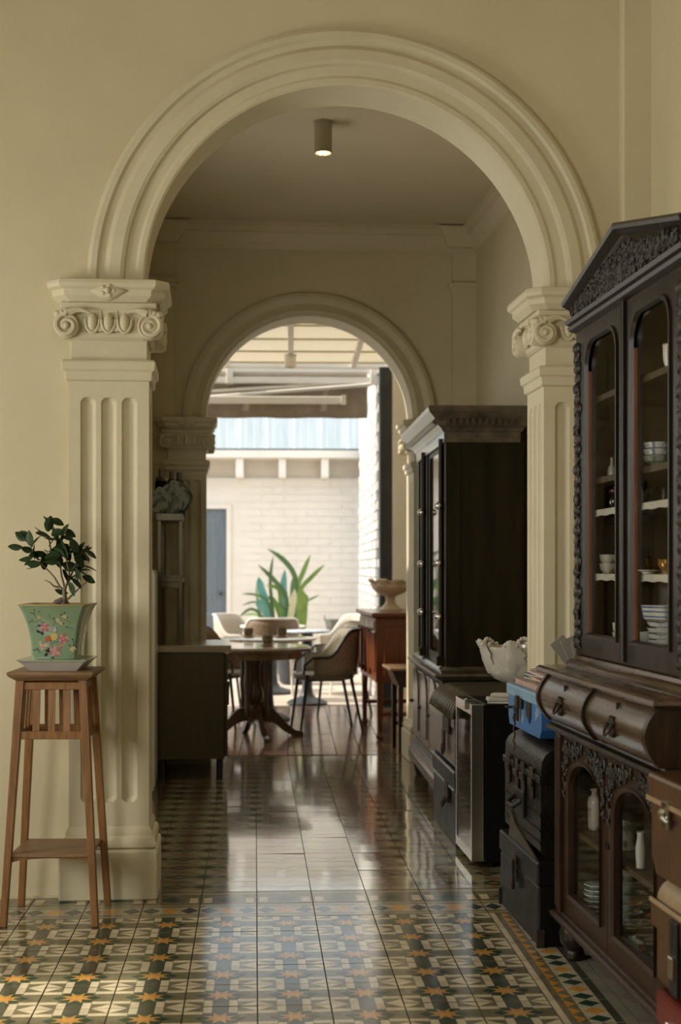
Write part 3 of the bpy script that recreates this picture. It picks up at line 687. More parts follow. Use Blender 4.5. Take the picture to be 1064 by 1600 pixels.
sc_ = thing('saucer', 'square white saucer with green lip under the flowered pot', 'saucer', (-.548, 5.19, ST), R_(-5))
def sqloft(m, prof): m.loft([[(-w,-w,z),(w,-w,z),(w,w,z),(-w,w,z)] for w, z in prof])
m = M(); sqloft(m, [(.084,0),(.090,.006),(.112,.030),(.122,.037)]); m.build('saucer_body', 'saucer_white', sc_, bevel=.002)
m = M(); m.rectm(-.110,.110,-.110,.110,[(.012,.0371),(.013,.041),(.005,.041),(-.014,.0375)]); m.build('saucer_lip', 'celadon', sc_)
def potw(z): t = z/.192; return .080 + .004*t + .036*t**2.6
pot = thing('potted_bonsai', 'small ficus bonsai in a flared square green pot painted with blossoms', 'potted plant', (-.548, 5.19, ST+.0415), R_(-5))
m = M(); L = []
def rsq(w, z, r=.012):
    out = []
    for cx, cy, a0_ in ((w-r,w-r,0),(-w+r,w-r,90),(-w+r,-w+r,180),(w-r,-w+r,270)):
        for k in range(4): a = R_(a0_+30*k); out.append((cx+r*math.cos(a), cy+r*math.sin(a), z))
    return out
for i in range(13): z = .192*i/12; L.append(rsq(potw(z), z))
L += [rsq(potw(.192)-.012,.192), rsq(potw(.18)-.012,.165)]
m.loft(L); m.build('pot', 'celadon', pot, smooth=50)
m = M(); m.loft([rsq(potw(.192)+.0012,.188), rsq(potw(.192)+.002,.194), rsq(potw(.192)-.010,.195), rsq(potw(.192)-.0125,.19)]); m.build('pot_rim', 'rim_gold', pot, smooth=50)
m = M(); m.loft([rsq(potw(.17)-.011,.160), rsq(potw(.17)-.011,.172)]); m.build('soil', 'soil', pot)
# painted blossoms on the front of the pot (flat print, follows the flare); coordinates from the close-up, 7.09 px per image px
pt = M()
def onpot(cx, cy, k=1):
    z = (700-cy)/(700-120)*.185; x = (cx-465)/7.09*5.15/2225*1.0
    return (x, -potw(z)-.0004*k, z)
def blob(cx, cy, rx, ry, col, n=8, rot=0, k=1, wob=.18):
    pts = []
    for i in range(n):
        a = 2*math.pi*i/n; q = 1+random.uniform(-wob,wob); X, Y_ = rx*q*math.cos(a), ry*q*math.sin(a); c, s = math.cos(R_(rot)), math.sin(R_(rot))
        pts.append(onpot(cx+X*c-Y_*s, cy+X*s+Y_*c, k))
    pt.poly(pts, col)
def flower(cx, cy, r, c1, c2, n=6):
    for i in range(n):
        a = 360*i/n+random.uniform(-12,12); blob(cx+r*.6*math.cos(R_(a)), cy+r*.6*math.sin(R_(a)), r*.55, r*.32, c1 if i % 2 else c2, 7, a, 2+(i%2)*.5)
    blob(cx, cy, r*.25, r*.25, (.5,.3,.1), 6, 0, 4)
def twig(ps_, col=(.02,.035,.02), w=2.2):
    for (x0,y0),(x1,y1) in zip(ps_, ps_[1:]):
        d = math.hypot(x1-x0,y1-y0) or 1; nx, ny = -(y1-y0)/d*w, (x1-x0)/d*w
        pt.poly([onpot(x0+nx,y0+ny,1), onpot(x1+nx,y1+ny,1), onpot(x1-nx,y1-ny,1), onpot(x0-nx,y0-ny,1)], col)
DG = (.012,.028,.018); PK, PK2, WH, YL = (.36,.13,.15), (.45,.27,.24), (.48,.45,.31), (.48,.38,.11)
twig([(275,150),(265,200),(300,245),(340,285),(365,300)]); twig([(215,285),(260,290),(310,280)]); twig([(240,180),(265,200)])
twig([(470,250),(500,290),(460,330)]); twig([(560,210),(600,190)]); twig([(600,260),(660,300)]); twig([(610,340),(690,365)]); twig([(440,200),(430,220),(450,250)])
twig([(460,520),(500,515),(540,490)], w=3); twig([(680,480),(680,560),(730,500),(740,410)]); twig([(630,550),(660,570)]); twig([(240,600),(320,600)])
for c in ((240,185),(265,195),(280,150),(325,170),(245,270),(215,290),(365,290),(285,340)): blob(*c, 9, 6, DG, 6, random.uniform(0,180), 2)
for c, r in (((320,330),(22,14)),((305,395),(24,16)),((345,415),(18,20)),((400,610),(30,18)),((385,650),(18,22)),((455,675),(20,18)),((420,590),(20,12))): blob(*c, *r, DG, 8, 30, 2)
flower(320,235,22,WH,YL,5); flower(375,350,52,PK,PK2,8); flower(520,268,26,WH,YL,6); flower(595,228,26,WH,YL,6); flower(552,300,22,WH,YL,5)
for c in ((560,208),(580,302),(612,345),(480,250),(628,238),(600,185),(640,545),(715,560),(690,605),(720,505),(672,480),(735,420),(295,600),(310,625),(255,600),(285,585)): blob(*c, 9, 7, DG, 6, random.uniform(0,90), 3)
blob(405,478,32,36,(.48,.10,.03),9,10,5); blob(475,450,44,40,YL,9,-20,4); blob(480,370,26,26,(.42,.38,.42),9,0,5); blob(470,362,6,7,(.02,.02,.05),6,0,7); blob(420,520,22,20,(.30,.25,.38),7,30,5); blob(435,340,12,10,YL,6,0,5)
flower(575,475,54,PK,PK2,9); flower(545,550,28,PK,PK2,5); flower(355,560,42,PK2,WH,7); flower(320,515,18,YL,WH,5); flower(405,540,22,WH,YL,5); flower(480,615,62,PK2,PK,9); flower(675,590,32,WH,YL,6)
pt.build('painted_blossoms', 'celadon_paint', pot, fix=False)
# bonsai: limbs and leaves placed from the close-up (4.09 px per image px)
SP = 5.15/2225/4.092
def tw(cx, cy, dy=0): return ((cx-365)*SP, dy, .192+(660-cy)*SP)
tr = M()
tr.tube([tw(330,672,-.02),tw(355,648,-.01),tw(385,640,0),tw(410,650,.01),tw(432,675,.012)], [.006,.010,.014,.012,.007], 8)
tr.tube([tw(395,672),tw(408,620),tw(404,575),tw(412,545)], [.013,.0085,.0075,.0055], 8); tr.build('trunk', 'bark', pot, smooth=60)
LIMBS = [([(412,550),(440,500),(465,430),(490,380),(520,320)],.0),([(405,575),(375,545),(345,490),(310,450),(275,415),(230,365),(195,285)],-.02),([(408,560),(385,480),(372,380),(352,270),(312,165)],.02),
 ([(412,560),(440,470),(425,380),(385,270),(400,200)],-.035),([(425,630),(470,585),(510,545),(560,505)],.02),([(375,555),(340,545),(318,520),(288,505)],-.025),([(440,500),(480,470),(540,430)],.03),([(372,400),(320,340),(300,250),(250,200)],.035),([(400,330),(350,330),(290,320)],-.04)]
for pts, dy in LIMBS:
    m = M(); n = len(pts); m.tube([tw(x, y, dy*i/(n-1)) for i, (x, y) in enumerate(pts)], [.0045*(1-.72*i/(n-1)) for i in range(n)], 6); m.build('branch', 'bark', pot, smooth=60)
lf = M(); P = []
for i in range(7):
    t = i/6; wd = .36*math.sin(math.pi*min(t*.93+.05,1))**.8; zc = -.16*t*t
    P.append([(t, -wd, zc+.10*wd), (t, -wd*.5, zc+.03*wd), (t, 0, zc-.03), (t, wd*.5, zc+.03*wd), (t, wd, zc+.10*wd)])
lf.grid(P); leaf_me = lf.mesh('leaf', smooth=60); leaf_me.materials.append(MT['leaf'])
LEAVES = [(118,235,150),(205,260,60),(235,345,200),(262,360,120),(285,375,10),(330,170,140),(375,205,30),(338,250,60),(372,300,130),(412,330,20),(448,300,30),(475,290,120),(505,320,100),(520,360,-20),(478,360,130),(495,410,80),(530,440,10),(510,470,-60),(445,425,20),(350,370,100),(330,320,60),(385,330,-30),(470,505,-30),(300,345,140),(225,405,180),(545,320,40),(130,220,170),(190,245,110),(105,300,185),(170,315,170),(222,330,100),(175,375,200),(250,375,160),(240,425,210),(275,390,90),(320,150,80),(360,135,-20),(245,195,160),(265,215,-10),(310,245,190),(392,190,70),(422,205,-25),(432,240,-10),(345,225,120),(385,262,60),(440,285,110),(492,300,60),(395,300,200),(430,320,-60),(330,335,150),(365,320,40),(312,365,230),(360,385,-70),(408,345,-60),(490,345,80),(530,325,60),(575,340,-30),(505,385,-50),(550,425,-10),(490,430,30),(425,418,170),(340,395,190),(485,490,-70),(420,475,-60),(500,525,-40),(558,500,-20),(470,560,-60),(370,585,170),(520,460,-20),(470,330,100),(510,290,20),(455,440,200),(340,355,20),(300,130,160),(150,230,-40),(200,395,20),(540,350,-50),(470,480,-100),(415,290,130),(350,350,-40)]
for i, (x, y, a) in enumerate(LEAVES):
    s = random.uniform(.044,.062); a = R_(a)
    o = ref(leaf_me, 'leaf', pot, Vector(tw(x, y, random.uniform(-.05,.05)))-Vector((math.cos(a)*s*.5,0,math.sin(a)*s*.5)), (0,0,0), (s,s*random.uniform(.8,1.0),s))
    o.rotation_euler = (Matrix.Rotation(-a,4,'Y') @ Matrix.Rotation(random.uniform(-1.2,1.2),4,'X')).to_euler()

# ================================================================ CHINA CABINET (local x: far -> near, y: into the wall, z up)
cab = thing('china_cabinet', 'dark carved china cabinet with gabled top and glazed doors at the right', 'cabinet', (1.10, 4.56, 0), R_(-90))
CW, CD = 1.17, .59
for x in (.08, CW-.08):
    for y in (.06, CD-.07):
        M().lathe([(.03,0),(.036,.012),(.028,.03),(.046,.055),(.05,.08),(.042,.105),(.034,.122)], (x,y,0), 16).build('ball_foot', 'dark_wood', cab, smooth=50)
m = M(); m.rectm(0, CW, .0, CD, [(-.012,.12),(.0,.123),(.004,.135),(-.006,.142),(-.016,.146),(-.02,.152)]); m.build('base_moulding', 'brown_wood', cab, bevel=.002)
LZ0, LZ1, FY = .145, .725, .03
m = M(); m.box(.015, .04, FY, CD-.01, LZ0, LZ1); m.box(CW-.04, CW-.015, FY, CD-.01, LZ0, LZ1); m.box(.015, CW-.015, CD-.02, CD-.005, LZ0-.01, LZ1); m.box(.03,CW-.03,FY+.02,CD-.02,.135,.16)
m.build('lower_carcass', 'brown_wood', cab)
m = M(); m.box(.04, CW-.04, FY+.03, CD-.02, .4, .417); m.build('lower_shelf', 'inside_wood', cab)
for x in (.015, CW-.075):                       # reeded end stiles
    m = M(); m.box(x, x+.06, FY-.015, FY+.02, LZ0, LZ1)
    for k in range(3): m.tube([(x+.014+.016*k,FY-.016,LZ0+.02),(x+.014+.016*k,FY-.016,LZ1-.02)], .0065, 8)
    m.build('reeded_stile', 'brown_wood', cab, smooth=40)
def scrolls(m, poly_test, x0, x1, z0, z1, y, n, s=.02, seed=1):
    rnd = random.Random(seed); k = 0; tries = 0
    while k < n and tries < n*30:
        tries += 1; x, z = rnd.uniform(x0,x1), rnd.uniform(z0,z1)
        if not poly_test(x, z): continue
        k += 1; a0_ = rnd.uniform(0,6.28); sg = rnd.choice((-1,1)); r = s*rnd.uniform(.6,1.2)
        if rnd.random() < .6:
            pts = []
            for i in range(10):
                t = i/9; a = a0_+sg*5.2*t; q = r*(1-.75*t); px_, pz_ = x+q*math.cos(a), z+q*math.sin(a)
                if not poly_test(px_, pz_): break
                pts.append((px_, y-.003-.006*t, pz_))
            if len(pts) > 3: m.tube(pts, [.0042*(1-.4*i/len(pts))*s/.02 for i in range(len(pts))], 5)
        else:
            Mx = Matrix.Rotation(a0_, 3, 'Y'); m.ell((x,y-.003,z), (r*.75,.006,r*.28), 7, 4, M3=Mx)
def door_arch(x0, x1, nm):
    fy0, fy1 = FY-.005, FY+.022; sw_ = .058
    hx0, hx1 = x0+sw_, x1-sw_; hz0, hzs = LZ0+.068, LZ1-.175; rise = .11
    arc = [(( hx0+hx1)/2+(hx1-hx0)/2*math.cos(math.pi*i/20), hzs+rise*math.sin(math.pi*i/20)**.8) for i in range(21)]
    hole = [(hx0,hz0)]+[(hx1,hz0)]+arc
    d = M().prism([[(x0,LZ0+.005),(x1,LZ0+.005),(x1,LZ1-.005),(x0,LZ1-.005)], hole], lambda u,v,dd: (u,dd,v), fy0, fy1).build('door', 'brown_wood', cab, bevel=.0015)
    b = M(); loop = [(u,v) for u,v in hole]
    cx_, cz_ = (hx0+hx1)/2, (hz0+hzs)/2
    def sh(p, e): return (p[0]+e*(1 if p[0] < cx_ else -1) if abs(p[0]-cx_) > .01 else p[0], p[1]+e*(1 if p[1] < cz_ else -1))
    b.loft([[(u,fy0+.001,v) for u,v in loop],[(u,fy0-.008,v) for u,v in loop],[(*[sh(p,.010)[0]],fy0-.002,sh(p,.010)[1]) for p in loop],[(sh(p,.012)[0],fy0+.016,sh(p,.012)[1]) for p in loop]], cap=False)
    b.build('glazing_bead', 'brown_wood', d, smooth=30)
    M().prism([hole], lambda u,v,dd: (u,dd,v), fy0+.012, fy0+.015).build('pane', 'pane', d)
    c = M()
    def test(x, z):
        if not (x0+.01 < x < x1-.01 and hzs-.02 < z < LZ1-.018): return False
        t = (x-cx_)/((hx1-hx0)/2+.012)
        return abs(t) >= 1 or z > hzs+.014+rise*max(0,1-t*t)**.4
    for sd, seed in ((0,3),(1,4)):
        c = M(); scrolls(c, lambda x, z: test(x, z) and ((x < cx_-.004) if sd == 0 else (x > cx_+.004)), x0, x1, hzs-.02, LZ1, fy0, 85, .018, seed); c.build('spandrel_carving', 'carving', d, smooth=50)['kind'] = 'stuff'
    M().tube([((x0 if nm else x1-.02)+.012,fy0-.001,.46),((x0 if nm else x1-.02)+.012,fy0-.006,.46)], .008, 10).build('escutcheon', 'rusty_iron', d)
door_arch(.078, CW/2-.002, 0); door_arch(CW/2+.002, CW-.078, 1)
m = M(); m.rectm(.0, CW, 0, CD, [(-.03,.715),(-.012,.722),(.006,.73),(.012,.738),(.01,.748),(-.004,.754),(-.006,.760),(-.03,.764)]); m.build('mid_moulding', 'dark_wood', cab, smooth=35)
# bow-front drawers
def bow(t): return .026 - .068*math.sin(math.pi*(.12+.76*t))**.8
DZ0, DZ1 = .762, .912
m = M(); m.box(.012, CW-.012, .03, CD-.01, .755, DZ1); m.build('drawer_case', 'brown_wood', cab)
for xe in (.0, CW-.028):
    prof_ = [(bow(i/14)-.006, DZ0+(DZ1-DZ0)*i/14) for i in range(15)] + [(.2,DZ1),(.2,DZ0)]
    M().prism([prof_], lambda u,v,d: (d,u,v), xe, xe+.028).build('bowed_end', 'brown_wood', cab)
for xa, xb in ((.032, CW/2-.008), (CW/2+.008, CW-.032)):
    P = [[(xa+(xb-xa)*j/6, bow(i/16), DZ0+.004+(DZ1-DZ0-.008)*i/16) for j in range(7)] for i in range(17)]
    m = M(); m.grid(P); m.grid([[(xa,bow(i/16),DZ0+.004+(DZ1-DZ0-.008)*i/16),(xa,.06,DZ0+.004+(DZ1-DZ0-.008)*i/16)] for i in range(17)]); m.grid([[(xb,bow(i/16),DZ0+.004+(DZ1-DZ0-.008)*i/16),(xb,.06,DZ0+.004+(DZ1-DZ0-.008)*i/16)] for i in range(17)])
    d = m.build('drawer', 'drawer_wood', cab, smooth=40)
    xc, zc = (xa+xb)/2, .832; yb = bow(.48)
    h_ = M(); h_.prism([[(xc+.03*math.cos(2*math.pi*k/16)*(1+.25*(k%2)), zc+.024*math.sin(2*math.pi*k/16)*(1+.3*(k%2))) for k in range(16)]], lambda u,v,dd: (u,dd,v), yb-.004, yb+.006)
    h_.build('handle_plate', 'rusty_iron', d)
    h_ = M(); h_.tube([(xc+.024*math.cos(a), yb-.008-.012*abs(math.sin(a)), zc+.004+.026*math.sin(a)) for a in [math.pi+math.pi*k/10 for k in range(11)]], .004, 6); h_.ell((xc-.024,yb-.008,zc+.004),(.007,.007,.007),8,5); h_.ell((xc+.024,yb-.008,zc+.004),(.007,.007,.007),8,5)
    h_.build('drop_handle', 'rusty_iron', d, smooth=50)
    M().box(xc-.002, xc+.002, bow(.8)-.002, bow(.8)+.01, .875, .895).build('keyhole', 'black_iron', d)
M().prism([[(bow(i/14)-.010, DZ0+(DZ1-DZ0)*i/14) for i in range(15)]+[(.1,DZ1),(.1,DZ0)]], lambda u,v,d: (d,u,v), CW/2-.007, CW/2+.007).build('centre_fillet', 'dark_wood', cab)
m = M(); m.rectm(0, CW, .0, CD, [(.0,.908),(.03,.912),(.04,.92),(.038,.93),(.028,.936)]); m.build('waist_top', 'drawer_wood', cab, smooth=35)
# upper stage
UX0, UX1, UY, UZ0, UZ1 = .055, 1.125, .085, .975, 2.02
m = M(); m.rectm(UX0, UX1, UY, CD, [(.035,.936),(.04,.948),(.03,.958),(.015,.962),(.012,.972),(.0,.978)]); m.build('plinth_moulding', 'drawer_wood', cab, smooth=35)
m = M(); m.box(UX0, UX0+.025, UY+.01, CD, UZ0, UZ1); m.box(UX1-.025, UX1, UY+.01, CD, UZ0, UZ1); m.box(UX0, UX1, CD-.015, CD, UZ0, UZ1); m.box(UX0, UX1, UY+.01, CD, UZ1-.02, UZ1); m.box(UX0, UX1, UY+.01, CD, UZ0, UZ0+.02)
m.build('upper_carcass', 'inside_wood', cab)
M().box(UX0-.004, UX0, UY+.01, CD, UZ0, UZ1).build('side_panel', 'dark_wood', cab); M().box(UX1, UX1+.004, UY+.01, CD, UZ0, UZ1).build('side_panel', 'dark_wood', cab)
SHELF = [1.235, 1.435, 1.535, 1.79]
for z in SHELF: M().box(UX0+.03, UX1-.03, UY+.02, CD-.02, z-.018, z).build('shelf', 'inside_wood', cab)
for z in (1.235, 1.435):
    P = [[(UX0+.04+(UX1-UX0-.08)*j/60, UY+.018, z-.020+.0015*math.sin(j*.9)*(1-i)+.020*i) for j in range(61)] for i in range(2)]
    P.append([(p[0], UY+.2, z+.0008) for p in P[1]])
    M().grid(P).build('shelf_paper', 'paper', cab, smooth=40)
m = M()
for x in (UX0-.002, UX1-.055):
    m = M(); m.box(x, x+.057, UY-.012, UY+.012, UZ0, UZ1)
    m.build('carved_stile', 'dark_wood', cab); c = M()
    scrolls(c, lambda u, v: x+.004 < u < x+.053 and UZ0+.03 < v < UZ1-.05, x, x+.057, UZ0+.03, UZ1-.05, UY-.012, 170, .022, 5)
    for k in range(30): c.ell((x+.028+.01*math.sin(k*1.7), UY-.014, UZ0+.04+k*.0325), (.022+.006*(k%3),.009+.005*(k%2),.019), 8, 5)
    c.build('stile_carving', 'carving', cab, smooth=50)
def upper_door(x0, x1, side):
    y0, y1 = UY-.012, UY+.014; sw_ = .062
    hx0, hx1, hz0, hz1 = x0+sw_, x1-sw_, UZ0+.062, UZ1-.052; c_ = .085
    hole = [(hx0,hz0),(hx1,hz0)] + [(hx1-c_*(1-math.cos(R_(a))), hz1-c_*.9+c_*.9*math.sin(R_(a))) for a in range(0,91,15)] + [(hx0+c_*(1-math.cos(R_(a))), hz1-c_*.9+c_*.9*math.sin(R_(a))) for a in range(90,-1,-15)]
    d = M().prism([[(x0,UZ0+.004),(x1,UZ0+.004),(x1,UZ1),(x0,UZ1)], hole], lambda u,v,dd: (u,dd,v), y0, y1).build('door', 'dark_wood', cab, bevel=.002)
    cx_, cz_ = (hx0+hx1)/2, (hz0+hz1)/2
    def sh(p, e): return (p[0]+e*(1 if p[0] < cx_ else -1), p[1]+e*(1 if p[1] < cz_ else -1))
    b = M(); b.loft([[(u,y0+.001,v) for u,v in hole],[(u,y0-.007,v) for u,v in hole],[(sh(p,.008)[0],y0-.007,sh(p,.008)[1]) for p in hole],[(sh(p,.014)[0],y0+.004,sh(p,.014)[1]) for p in hole]], cap=False)
    b.build('glazing_bead', 'dark_wood', d, smooth=25)
    M().box(hx0+.013, hx0+.019, y0+.004, y0+.014, hz0+.014, hz1-.1).build('inner_bead', 'orange_bead', d)
    M().prism([hole], lambda u,v,dd: (u,dd,v), y0+.009, y0+.012).build('pane', 'pane', d)
    if side: M().tube([(x0+.004,y0-.004,UZ0+.01),(x0+.004,y0-.004,UZ1-.01)], .011, 8).build('meeting_bead', 'dark_wood', d, smooth=60)
UM = (UX0+UX1)/2
upper_door(UX0+.055, UM-.001, 0); upper_door(UM+.001, UX1-.055, 1)
m = M(); m.rectm(UX0, UX1, UY, CD-.03, [(.0,2.005),(.012,2.01),(.03,2.02),(.034,2.03),(.028,2.036),(.038,2.04),(.042,2.052),(.03,2.056)]); m.build('cornice', 'dark_wood', cab, smooth=30)
PX0, PX1, PYF = UX0-.05, UX1+.05, UY-.05
pm0, pz0, pz1 = (PX0+PX1)/2, 2.055, 2.20
m = M(); tri = [(PX0+.03,2.05),(PX1-.03,2.05),(PX1-.03,2.10),(pm0,pz1),(PX0+.03,2.10)]
m.prism([tri], lambda u,v,d: (u,d,v), UY-.022, CD-.02); m.build('pediment', 'dark_wood', cab)
c = M()
def ptest(x, z): return PX0+.045 < x < PX1-.045 and z > 2.06 and z < 2.088+(pz1-2.108)*(1-abs(x-pm0)/(pm0-PX0))-.003
scrolls(c, ptest, PX0, PX1, 2.055, pz1, UY-.022, 420, .026, 11)
for k in range(9):
    a = math.pi*(.1+.8*k/8); c.tube([(pm0+q*math.cos(a), UY-.026, 2.066+q*math.sin(a)*.9) for q in (.01,.03,.055,.08)], [.004,.008,.006,.002], 6)
c.build('pediment_carving', 'carving', cab, smooth=50)
for sg in (-1, 1):
    xe = PX0 if sg < 0 else PX1; L = []
    for (x, zb) in ((xe, 2.082), (pm0, pz1-.002)):
        L.append([(x, PYF+.042, zb-.004), (x, PYF+.03, zb+.004), (x, PYF+.022, zb+.012), (x, PYF+.004, zb+.02), (x, PYF, zb+.03), (x, PYF+.004, zb+.038), (x, CD, zb+.04), (x, CD, zb-.004)])
    M().loft(L).build('raking_cornice', 'dark_wood', cab, smooth=30)

# ---- things in the china cabinet (world positions from cabinet-local ones)
def cl_(x, y, z): return (1.10+y, 4.56-x, z)
def vessel(name, label, cat, prof, pos, mt, group=None, n=24, parts=()):
    o = M().lathe(prof, n=n).build(name, mt, smooth=50); o.location = pos; tag(o, label, cat, group)
    for pn, mm, pmt in parts: mm.build(pn, pmt, o, smooth=50)
    return o
def bowl_prof(r, h, t=.004): return [(r*.5,0),(r*.5,.006),(r*.62,.012),(r*.86,h*.5),(r,h),(r-t,h),(r*.82,h*.5),(r*.5,.014),(0,.012)]
def plate_prof(r, h=.016): return [(r*.55,0),(r*.6,.004),(r,h),(r-.002,h+.003),(r*.58,.008),(0,.007)]
def cup_prof(r, h, t=.003): return [(r*.6,0),(r*.62,.004),(r*.9,h*.35),(r,h),(r-t,h),(r*.86,h*.35),(r*.5,.008),(0,.007)]
def handle(r, h): return M().tube([(r*.95+.012*math.sin(math.pi*k/8)*1.6,0,h*.25+h*.5*k/8) for k in range(9)], .003, 6)
def behind(px, X, z): v = _ray(px, 900, YAW); t = X/v[0]; return (X, v[1]*t, z)
SH0, (SH1, SH2, SH3, SH4) = UZ0+.0215, [q+.0015 for q in SHELF]
RANK = ['lowest','second from below','third from below','fourth from below','fifth from below','topmost']
for k in range(6):
    vessel('dish', RANK[k]+' patterned dish in the stack behind the near upper door', 'dish', bowl_prof(.056,.024,.002), behind(1042,1.262,SH0+k*.0165), 'china_blue' if k % 2 else 'china', 'dishes stacked behind the near cabinet door')
o = thing('serving_dish', 'blue banded white serving dish on top of the dish stack', 'dish', behind(1042,1.262,SH0+.1075), R_(20))
M().loft([rsq(.04,.0,.012),rsq(.05,.008,.015),rsq(.055,.045,.015),rsq(.052,.045,.015),rsq(.045,.008,.012)]).build('dish_body', 'china', o, smooth=40)
for zz in (.012,.026,.038): M().loft([rsq(.0508+.135*(zz-.008),zz,.015),rsq(.0512+.135*(zz-.006),zz+.004,.015)],cap=False).build('blue_band', 'blue_tin', o)
c3 = behind(968,1.235,SH0)
vessel('cup', 'pink cup at the bottom of the cup stack behind the far upper door', 'cup', cup_prof(.022,.034,.002), c3, 'china_pink', 'cups in the cabinet bottom')
vessel('cup', 'white cup standing in the pink cup behind the far upper door', 'cup', cup_prof(.022,.034,.002), (c3[0],c3[1],c3[2]+.0275), 'china', 'cups in the cabinet bottom')
vessel('cup', 'topmost white cup with handle above the pink cup', 'cup', cup_prof(.022,.036,.002), (c3[0],c3[1],c3[2]+.055), 'china', 'cups in the cabinet bottom', parts=[('cup_handle', M().tube([(0,.021+.014*math.sin(math.pi*k/8),.008+.024*k/8) for k in range(9)], .0022, 6), 'china')])
vessel('cup', 'grey cup standing behind the patterned dish stack', 'cup', cup_prof(.03,.06,.002), behind(1010,1.34,SH0), 'china', 'cups in the cabinet bottom')
for px, X, gl, nk in ((950,1.245,'flowered teacup of the stack nearest the far end',2),(971,1.285,'flowered teacup of the stack half behind the meeting stile',2),(1004,1.25,'slim grey cup of the stack beside the amber bowls',3)):
    for k in range(nk):
        vessel('teacup', gl+[', lower one',', upper one',', top one'][k], 'cup', cup_prof(.027,.031,.002) if nk == 2 else cup_prof(.023,.03,.002), behind(px,X,SH1+k*(.0275 if nk == 2 else .024)), 'china_flower' if nk == 2 else 'china', 'stacked teacups in the cabinet')
vessel('glass_bowl', 'amber glass bowl glinting on the shelf, left of the pair', 'bowl', bowl_prof(.028,.045,.002), behind(1022,1.275,SH1), 'amber_glass', 'amber bowls')
vessel('glass_bowl', 'amber glass bowl glinting on the shelf, right of the pair', 'bowl', bowl_prof(.028,.04,.002), behind(1043,1.245,SH1), 'amber_glass', 'amber bowls')
vessel('saucer', 'white saucer lying in front of the amber bowls', 'saucer', plate_prof(.03,.008), behind(1013,1.215,SH1), 'china')
jp = [(.016,0),(.024,.004),(.027,.02),(.026,.042),(.019,.052),(.018,.056),(.016,.056),(.023,.04),(.024,.02),(.02,.006),(0,.005)]
vessel('glass_jar', 'ribbed glass jar with red lid behind the far upper door', 'jar', jp, behind(961,1.265,SH2), 'jar_glass', 'glass jars', parts=[('lid', M().lathe([(.019,.054),(.02,.062),(.01,.066),(.005,.068),(.005,.072),(0,.073)]), 'red_leather')])
vessel('glass_jar', 'wide lidless glass jar behind the near upper door', 'jar', [(r*1.25,h*1.2) for r,h in jp], behind(1020,1.26,SH2), 'jar_glass', 'glass jars')
for k in range(3): vessel('bowl', ['lowest bowl','middle bowl','uppermost bowl'][k]+' of the blue-rimmed stack on the third cabinet shelf', 'bowl', bowl_prof(.046,.03,.002), behind(1030,1.255,SH3+k*.019), 'china_green' if k == 0 else 'china_blue', 'blue-rimmed bowls')
vessel('small_bottle', 'small pale bottle on the third shelf behind the far door', 'bottle', [(.012,0),(.014,.02),(.011,.035),(.005,.042),(.005,.065),(0,.066)], behind(956,1.26,SH3), 'china')
vessel('bowl', 'small flowered bowl on the top shelf of the china cabinet', 'bowl', bowl_prof(.018,.022,.002), behind(1000,1.232,SH4), 'china_green', 'top shelf crockery')
vessel('bowl', 'wide shallow bowl on the top shelf of the china cabinet', 'bowl', bowl_prof(.032,.018,.002), behind(1026,1.275,SH4), 'china', 'top shelf crockery')
vessel('bowl', 'tall flowered cup on the top shelf of the china cabinet', 'bowl', cup_prof(.022,.07,.002), behind(1048,1.245,SH4), 'china_flower', 'top shelf crockery')
zl = .4185
vessel('vase', 'slender cream vase with painted flowers on the lower cabinet shelf', 'vase', [(.014,0),(.018,.004),(.021,.012),(.023,.085),(.02,.102),(.010,.112),(.009,.121),(.016,.131),(.014,.131),(.007,.121),(0,.11)], behind(929,1.215,zl), 'china_flower')
vessel('canister', 'dark patterned canister on the lower shelf behind the near lower door', 'canister', [(.037,0),(.038,.003),(.038,.095),(0,.095)], behind(985,1.24,zl), 'tin_pattern', parts=[('lid', M().lathe([(.040,.09),(.040,.112),(.02,.118),(0,.119)]), 'black_tin')])
vessel('vase', 'pale narrow vase beside the patterned canister', 'vase', [(.012,0),(.015,.05),(.009,.09),(.011,.1),(0,.099)], behind(1001,1.19,zl), 'china')
zl = .1615
for k in range(6): vessel('plate', RANK[k]+' plate of the pale blue stack behind the far lower door', 'plate', plate_prof(.04,.01), behind(932,1.215,zl+k*.016), 'china_teal', 'lower blue plates')
for k in range(5): vessel('bowl', ['lowest','second from below','middle','second from top','topmost'][k]+' of the teal bowls stacked behind the near lower door', 'bowl', bowl_prof(.046,.042,.003), behind(981,1.235,zl+k*.028), 'china_teal', 'lower blue bowls')
vessel('domed_cover', 'domed grey-green cover resting on the teal bowl stack', 'cover', [(.044,0),(.043,.004),(.04,.012),(.044,.014),(.042,.022),(.025,.034),(.008,.038),(.008,.046),(0,.048)], behind(981,1.235,zl+.1545), 'china_green')
vessel('teapot', 'squat teal teapot in front of the teal bowls', 'teapot', [(.016,0),(.018,.003),(.029,.018),(.027,.034),(.014,.042),(.004,.044),(.005,.05),(0,.052)], behind(991,1.192,zl), 'china_teal', parts=[('spout', M().tube([(0,.026,.016),(0,.036,.026),(0,.042,.04)], [.006,.005,.003], 8), 'china_teal'), ('pot_handle', M().tube([(0,-.026-.014*math.sin(math.pi*k/8),.012+.022*k/8) for k in range(9)], .0028, 6), 'china_teal')])

